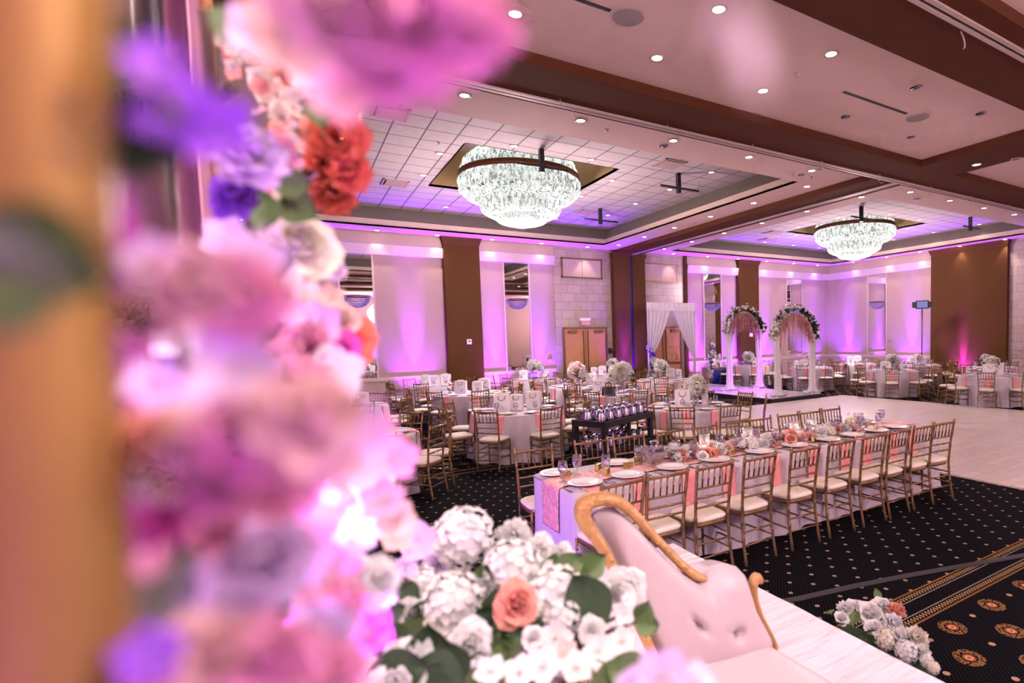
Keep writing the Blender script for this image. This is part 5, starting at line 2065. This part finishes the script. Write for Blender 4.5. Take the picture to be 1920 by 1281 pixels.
# ------------------------------------------------------------------ the flower column close to the lens
pc = atd(330, 700, .75)
fc = thing('flower_column', 'tall blurred column of pink, lilac and coral blooms close to the lens at the left', 'flower arrangement', (pc.x, pc.y, SZ))
fo = Vector(fc.location)
F1 = [(800, 40, 150, .26, 'ruffle', 'pink'), (640, 10, 130, .27, 'ruffle', 'blush'), (905, 60, 75, .24, 'ruffle', 'pink'), (730, 110, 95, .27, 'ruffle', 'pink'), (700, -20, 110, .26, 'rose', 'blush'),
      (590, 130, 60, .5, 'sprig', 'blush'), (640, 180, 60, .38, 'sprig', 'pink'), (535, 60, 80, .42, 'sprig', 'blush'), (470, 60, 55, .45, 'sprig', 'lilac'),
      (640, 262, 58, .78, 'ruffle', 'coral'), (612, 300, 44, .80, 'ruffle', 'coral'), (655, 325, 44, .78, 'ruffle', 'coral'), (625, 365, 44, .80, 'ruffle', 'coral'), (600, 250, 36, .82, 'ruffle', 'peach'),
      (470, 300, 66, .62, 'ruffle', 'lilac'), (520, 285, 36, .64, 'ruffle', 'pink'), (440, 370, 44, .66, 'ruffle', 'violet'), (430, 395, 34, .66, 'sprig', 'violet'),
      (560, 462, 72, .74, 'rose', 'cream'), (530, 430, 36, .80, 'sprig', 'cream'), (330, 215, 90, .30, 'sprig', 'violet'), (400, 240, 80, .33, 'sprig', 'violet'), (300, 130, 60, .26, 'sprig', 'violet'),
      (370, 545, 95, .30, 'ruffle', 'blush'), (460, 560, 90, .30, 'ruffle', 'pink'), (300, 500, 60, .30, 'sprig', 'lilac'), (490, 490, 60, .34, 'sprig', 'lilac'), (280, 590, 60, .31, 'ruffle', 'blush'),
      (575, 566, 42, .72, 'sprig', 'cream'), (620, 560, 30, .74, 'sprig', 'blush'), (600, 605, 46, .66, 'sprig', 'lilac'), (560, 600, 36, .68, 'sprig', 'lilac'), (655, 642, 50, .74, 'rose', 'coral'), (640, 655, 36, .70, 'rose', 'magenta'),
      (640, 600, 34, .72, 'rose', 'blush'), (575, 660, 60, .64, 'ruffle', 'pink'), (625, 700, 62, .62, 'sprig', 'white'), (560, 715, 55, .60, 'ruffle', 'pink'), (540, 650, 36, .7, 'sprig', 'peach'),
      (450, 690, 85, .30, 'sprig', 'lilac'), (400, 640, 50, .36, 'sprig', 'white'), (330, 640, 44, .5, 'sprig', 'white'), (290, 720, 50, .36, 'sprig', 'lilac'), (340, 760, 60, .4, 'sprig', 'white'),
      (270, 830, 70, .30, 'ruffle', 'peach'), (360, 850, 90, .30, 'ruffle', 'blush'), (470, 830, 100, .28, 'ruffle', 'pink'), (570, 800, 110, .26, 'ruffle', 'blush'), (650, 800, 70, .26, 'sprig', 'lilac'), (620, 860, 70, .30, 'ruffle', 'blush'),
      (295, 905, 36, .30, 'rose', 'white'), (310, 980, 44, .30, 'ruffle', 'magenta'), (420, 920, 80, .30, 'ruffle', 'pink'), (520, 900, 80, .34, 'ruffle', 'pink'), (285, 1060, 36, .3, 'sprig', 'pink'),
      (700, 820, 50, .40, 'sprig', 'pink'), (740, 860, 46, .46, 'sprig', 'pink'), (680, 880, 46, .6, 'sprig', 'lilac'), (700, 920, 44, .72, 'sprig', 'white'), (655, 905, 44, .74, 'sprig', 'white'), (640, 945, 46, .75, 'sprig', 'white'), (690, 975, 46, .74, 'sprig', 'lilac'),
      (720, 940, 44, .6, 'sprig', 'pink'), (745, 975, 40, .62, 'sprig', 'blush'), (590, 950, 50, .66, 'sprig', 'blush'), (560, 985, 46, .7, 'sprig', 'peach'), (600, 1000, 40, .74, 'ruffle', 'lilac'), (550, 930, 50, .6, 'ruffle', 'pink'),
      (785, 1010, 36, .9, 'sprig', 'lilac'), (740, 1010, 36, .85, 'sprig', 'blush'), (660, 1010, 44, .7, 'sprig', 'lilac'), (490, 1060, 100, .38, 'ruffle', 'lilac'), (560, 1040, 80, .42, 'sprig', 'pink'), (610, 1080, 70, .5, 'sprig', 'pink'),
      (690, 1100, 62, .62, 'ruffle', 'white'), (670, 1140, 50, .60, 'ruffle', 'white'), (620, 1150, 70, .5, 'ruffle', 'pink'), (690, 1190, 50, .55, 'sprig', 'magenta'), (590, 1210, 80, .42, 'ruffle', 'lilac'),
      (440, 1150, 70, .36, 'ruffle', 'lilac'), (380, 1240, 100, .30, 'ruffle', 'blush'), (500, 1250, 100, .30, 'ruffle', 'pink'), (280, 1230, 60, .28, 'sprig', 'violet'), (600, 1280, 90, .34, 'ruffle', 'pink'), (480, 980, 60, .4, 'sprig', 'pink'),
      (400, 1000, 50, .36, 'ruffle', 'pink'), (430, 450, 46, .6, 'sprig', 'lilac'), (520, 520, 44, .7, 'sprig', 'white'), (615, 500, 30, .78, 'rose', 'lilac'), (577, 533, 14, .8, 'rose', 'coral')]
for b_ in F1[:100]:
    b_ = list(b_)
    if b_[3] < .45:
        b_[3] *= .70
    fgbloom(fc, fo, *b_)
for (x, y, L, d_, an, dk) in ((490, 395, 80, .7, -80, 0), (562, 392, 80, .72, -30, 0), (545, 342, 70, .72, 10, 0), (515, 490, 80, .66, 110, 1), (600, 215, 60, .75, 100, 0), (350, 1110, 190, .30, 60, 0), (380, 1080, 140, .33, 20, 0),
                              (480, 610, 60, .6, 30, 1), (505, 620, 50, .62, 200, 1), (450, 450, 70, .66, 60, 1), (730, 1150, 60, .95, 20, 1), (720, 1080, 60, .95, 120, 1), (640, 1000, 60, .9, 40, 1), (430, 50, 80, .5, 80, 0),
                              (330, 960, 60, .4, 0, 1), (420, 970, 60, .42, 90, 1), (690, 850, 50, .8, 30, 1), (250, 240, 190, .21, 75, 1), (210, 110, 190, .21, 95, 1), (70, 490, 260, .15, -20, 0), (20, 520, 260, .15, 5, 0), (-15, 1010, 80, .2, 80, 1), (560, 800, 60, .8, 20, 1), (400, 780, 80, .6, 80, 1)):
    fgleaf(fc, fo, x, y, L, d_, an, dk)
mb = MB()
for pl_ in (((200, -60, .26), (245, 200, .26), (300, 420, .3), (345, 560, .34), (370, 760, .42)), ((385, 20, .7), (400, 180, .72), (430, 240, .74), (470, 420, .8), (500, 620, .8), (480, 800, .8)),
            ((440, 160, .74), (410, 180, .74)), ((350, 560, .45), (360, 680, .45), (368, 860, .5)), ((500, 640, .8), (560, 680, .78), (640, 660, .76)), ((520, 440, .8), (545, 350, .8), (600, 300, .8)), ((560, 250, .85), (610, 235, .85)), ((480, 800, .8), (560, 960, .8), (700, 1060, .85), (760, 1090, .95))):
    mb.tube([atd(x, y, d_) - fo for x, y, d_ in pl_], .0055, 6)
mb.build('branches', M['stem'], fc, True)
MB().lathe([(.0001, 0), (.16, 0), (.16, .03), (.02, .05), (.012, 1.0), (.012, 1.9)], 16).build('stand', M['black'], fc, True)

# farther, sharper spray of cream blossom behind the coral blooms
fs = thing('blossom_spray', 'spray of small cream and peach blossoms behind the coral blooms', 'flowers', (pc.x + .1, pc.y + .35, SZ))
fso = Vector(fs.location)
for i in range(80):
    t_ = rnd.random()
    x = 440 + 190 * t_ + rnd.uniform(-45, 45)
    y = 90 + 140 * t_ + rnd.uniform(-40, 60)
    if i > 48:
        x, y = rnd.uniform(500, 590), rnd.uniform(230, 440)
    fgbloom(fs, fso, x, y, rnd.uniform(12, 22), rnd.uniform(.95, 1.1), 'sprig', rnd.choice(('cream', 'blush', 'cream', 'peach')), .8)
MB().tube([(0, 0, 0), (-.02, 0, 1.1), (.0, 0, 1.9)], .008, 6).build('stem', M['stem'], fs, True)

# gold post, curtain strip, crystal drops and fabric behind the column
gp = atd(70, 640, .21)
tp = atd(40, -60, .205)
bt = atd(105, 1290, .215)
post = thing('gold_post', 'thick blurred gold post of the flower backdrop at the left edge', 'post', (bt.x, bt.y - .02, SZ))
po = Vector(post.location)
dirv = (tp - bt)
MB().tube([bt + dirv * ((SZ - bt.z) / dirv.z) - po, bt - po, gp - po, tp - po, tp + dirv * .35 - po], [.0155, .0155, .015, .0145, .0145], 24).build('shaft', M['goldpost'], post, True)
MB().lathe([(.0001, 0), (.09, 0), (.09, .02), (.03, .04), (.0001, .04)], 20).build('foot', M['goldpost'], post, True).location = (bt + dirv * ((SZ - bt.z) / dirv.z) - po)
rb = MB()  # curtain strip; its magenta light is put into the colour
pts = [(150, -60), (146, 60), (152, 180), (185, 420), (200, 640), (215, 900), (255, 1300)]
for i in range(len(pts) - 1):
    a0_, b0_ = atd(*pts[i], .34), atd(*pts[i + 1], .34)
    wv = rt * .017
    th_ = fw * .003
    rb.add([a0_ - wv, a0_ + wv, b0_ + wv, b0_ - wv, a0_ - wv + th_, a0_ + wv + th_, b0_ + wv + th_, b0_ - wv + th_], [(0, 1, 2, 3), (4, 7, 6, 5), (1, 5, 6, 2), (0, 3, 7, 4)])
tag(rb.build('curtain_strip', principled('magenta_lit_curtain', (.30, .06, .22), .35), None, True), 'blurred curtain strip, magenta light in its colour, running beside the gold post', 'ribbon')

cdp = thing('crystal_strand', 'hanging strand of clear crystals among the blurred blooms at the left', 'crystal decoration', (0, 0, 0))
for (x, y, r) in ((278, 290, 12), (283, 305, 9), (262, 405, 17), (285, 415, 17), (275, 440, 20), (228, 470, 14), (240, 492, 16), (258, 500, 14), (268, 660, 6), (271, 676, 6), (275, 692, 6), (278, 708, 6), (281, 724, 6), (283, 740, 6), (285, 756, 6)):
    p = atd(x, y, 1.3)
    mbb = MB().ball((0, 0, 0), r * 1.3 / 1035, 5)
    mbb.build('crystal_drop', M['cutglass'], cdp, False, tuple(p))
MB().tube([atd(277, 250, 1.3), atd(262, 480, 1.3), atd(286, 770, 1.3)], .0015, 4).build('wire', M['stem'], cdp)
cdp.location = (0, 0, 0)

bd = thing('fabric_backdrop', 'pleated mauve fabric panel standing behind the blurred blooms at the left edge', 'backdrop', (-1.1, 1.75, SZ))
a0_ = atd(-300, 640, 2.1)
b0_ = atd(430, 640, 1.75)
mb = MB()


def bdf(u, v):
    p = a0_.lerp(b0_, u)
    n_ = (b0_ - a0_).cross(Vector((0, 0, 1))).normalized()
    p = p + n_ * .03 * math.sin(u * 60)
    return (p.x + 1.1, p.y - 1.75, 2.9 * v)


mb.surf(bdf, 160, 4)
M['mauve'] = vary(principled('mauve_drape', (.50, .26, .34), .7), 4, .1)
o = mb.build('fabric', M['mauve'], bd, True)
solid(o, .004)
MB().tube([(a0_.x + 1.1, a0_.y - 1.75, 2.92), (b0_.x + 1.1, b0_.y - 1.75, 2.92), (b0_.x + 1.1, b0_.y - 1.75, 0)], .015, 8).build('pipe_frame', M['golddark'], bd, True)

# a loose petal dangling close to the lens at the top
dp = thing('dangling_petal', 'very blurred cream petal dangling close to the lens before the near ceiling panel', 'petal', atd(1396, 20, .10))
mb = MB()
petal(mb, Vector((0, 0, -.001)), (-up + rt * .12).normalized(), rt, -fw, .014, .0042, .2)
petal(mb, Vector((0, 0, -.001)), (-up * .4 - rt * .9).normalized(), rt.cross(fw), -fw, .006, .003, .2)
solid(mb.build('petal', P_['cream'], dp, True), .0003)
MB().tube([(0, 0, 0), tuple(up * .03)], .0002, 4).build('thread', P_['cream'], dp)

# ------------------------------------------------------------------ coloured uplights
can = MB().lathe([(.0001, 0), (.07, 0), (.075, .02), (.075, .16), (.065, .17), (.06, .15), (.0001, .15)], 20).mesh('can', M['black'])
lensm = MB().lathe([(.0001, .155), (.058, .158)], 20).mesh('lens', emissive('violet_led', (.45, .10, 1.0), 1.2))
VIO, PUR, MAG = (.22, .03, 1.0), (.34, .03, 1.0), (.42, .03, 1.0)


def uplight(x, y, tx, ty, label, col=VIO, power=260, ang=42):
    t = thing('led_uplight', label, 'stage light', (x, y, 0), 0)
    put('can', can, t)
    put('lens', lensm, t)
    spot('uplight_lamp', (x, y, .19), (tx, ty, 2.3), power, col, 21, 1.0, .03)
    spot('uplight_glow', (x, y, .19), (tx, ty, 5.0), power * .28, col, 95, 1.0, .03)


UP = [(-3.5, 'far left, unseen'), (-.6, 'behind the flowers')]
for x, l, c_, p_ in ((-4, 'on the floor at the back wall, far left', VIO, 1.3), (-.4, 'on the floor at the back wall behind the pink flowers', VIO, 1.3), (3.12, 'on the floor at the back wall panel left of the pilaster', PUR, 1), (5.6, 'on the floor at the back wall right of the pilaster', PUR, 1), (7.15, 'on the floor at the back wall left of the double doors', VIO, 1),
                  (10.35, 'on the floor at the column between the two double doors', VIO, 1), (13.85, 'on the floor left of the mirror by the draped doorway', PUR, 1), (15.75, 'on the floor right of the mirror by the draped doorway', VIO, 1), (17.75, 'on the floor at the back wall behind the arches', VIO, 1), (20.9, 'on the floor at the back wall by the room corner', VIO, .8)):
    uplight(x, 17.62 if x != 10.35 else 17.3, x, 17.97 if x != 10.35 else 17.7, 'small violet uplight ' + l, c_, 1700 * p_)
for y, l, c_ in ((16.7, 'on the floor at the right wall by the corner', VIO), (13.55, 'on the floor at the right wall below the video light', VIO), (11.3, 'on the floor at the wide brown panel of the right wall', MAG), (7.5, 'on the floor at the right stone wall', VIO), (3.5, 'on the floor at the right wall, nearer the camera', VIO)):
    uplight(21.6, y, 21.97, y, 'small violet uplight ' + l, c_, 1500)
for x in (-3, 1, 5, 9, 13, 17):
    spot('uplight_lamp', (x, -5.55, .2), (x, -5.9, 4.0), 800, VIO, 60, 1.0, .03)
for y in (-2, 2, 6, 10, 14):
    spot('uplight_lamp', (-5.55, y, .2), (-5.9, y, 4.0), 800, VIO, 60, 1.0, .03)
t2 = thing('led_uplight', 'small violet uplight on the carpet near the left end of the long table', 'stage light', (-.1, 4.05, 0))
put('can', can, t2)
put('lens', lensm, t2)
spot('uplight_lamp', (-.1, 4.05, .2), (1.74, 4.2, .45), 60, (.34, .08, 1.0), 60, .9, .04)
spot('deck_fill_spot', (14.75, 10.69, 5.25), (12.3, 14.0, .15), 2600, (.42, .05, 1.0), 26, .8, .05)  # added violet fill that tints the aisle deck, no fixture
# added point fills out of view that lift the room's ambient light
for c in ((4.75, -2.6), (16.5, -2.6), (-3.2, 2.0)):
    point('hall_fill', (c[0], c[1], 3.9), 330, (1, .76, .78), .6)
# violet LED among the blooms, then added unseen fill spots near the camera
p = atd(640, 1330, .62)
lp = thing('led_uplight', 'violet stage light glowing among the low blooms at the left', 'stage light', (p.x, p.y, p.z - .1))
put('can', can, lp, None, None, .5)
put('lens', lensm, lp, None, None, .5)
spot('led_or_fill_spot', p, atd(690, 1100, .64), 6, (.85, .35, 1.0), 70, .8, .02)
spot('led_or_fill_spot', p, atd(480, 700, .40), 9, (.55, .12, 1.0), 110, .9, .03)
spot('led_or_fill_spot', (-.55, -.35, 1.1), atd(560, 420, .6), 26, (.62, .16, 1.0), 70, .8, .05)  # this and the spots below: added fill without fixtures
spot('led_or_fill_spot', (.35, -.1, 2.3), atd(100, 330, .2), 8, (1, .70, .28), 15, 1., .03)
spot('led_or_fill_spot', (.9, -.6, 3.4), atd(620, 500, .8), 14, (1, .84, .74), 60, .8, .12)
spot('led_or_fill_spot', (.1, -.6, 3.4), atd(960, 1150, 1.15), 64, (1, .90, .88), 26, .9, .15)
spot('led_or_fill_spot', (1.6, -.6, 4.6), (2.2, 1.8, .4), 70, (.96, .88, 1.0), 50, .9, .2)

spot('led_or_fill_spot', (.35, -.35, 2.35), atd(400, 720, .25), 5, (1, .72, .90), 60, 1., .06)
vs = scene.view_settings
vs.view_transform = 'Standard'
vs.look = 'None'
vs.gamma = 1
vs.exposure = 1.3
vs.use_curve_mapping = False
cy = scene.cycles
cy.use_denoising = True
cy.use_adaptive_sampling = True
cy.adaptive_threshold = .10
cy.adaptive_min_samples = 12
cy.max_bounces = 4
cy.diffuse_bounces = 2
cy.glossy_bounces = 2
cy.transmission_bounces = 4
cy.transparent_max_bounces = 10
cy.sample_clamp_indirect = 6
cy.caustics_reflective = False
cy.caustics_refractive = False
w = bpy.data.worlds.new('world')
scene.world = w
w.use_nodes = True
w.node_tree.nodes['Background'].inputs[0].default_value = (.01, .008, .012, 1)
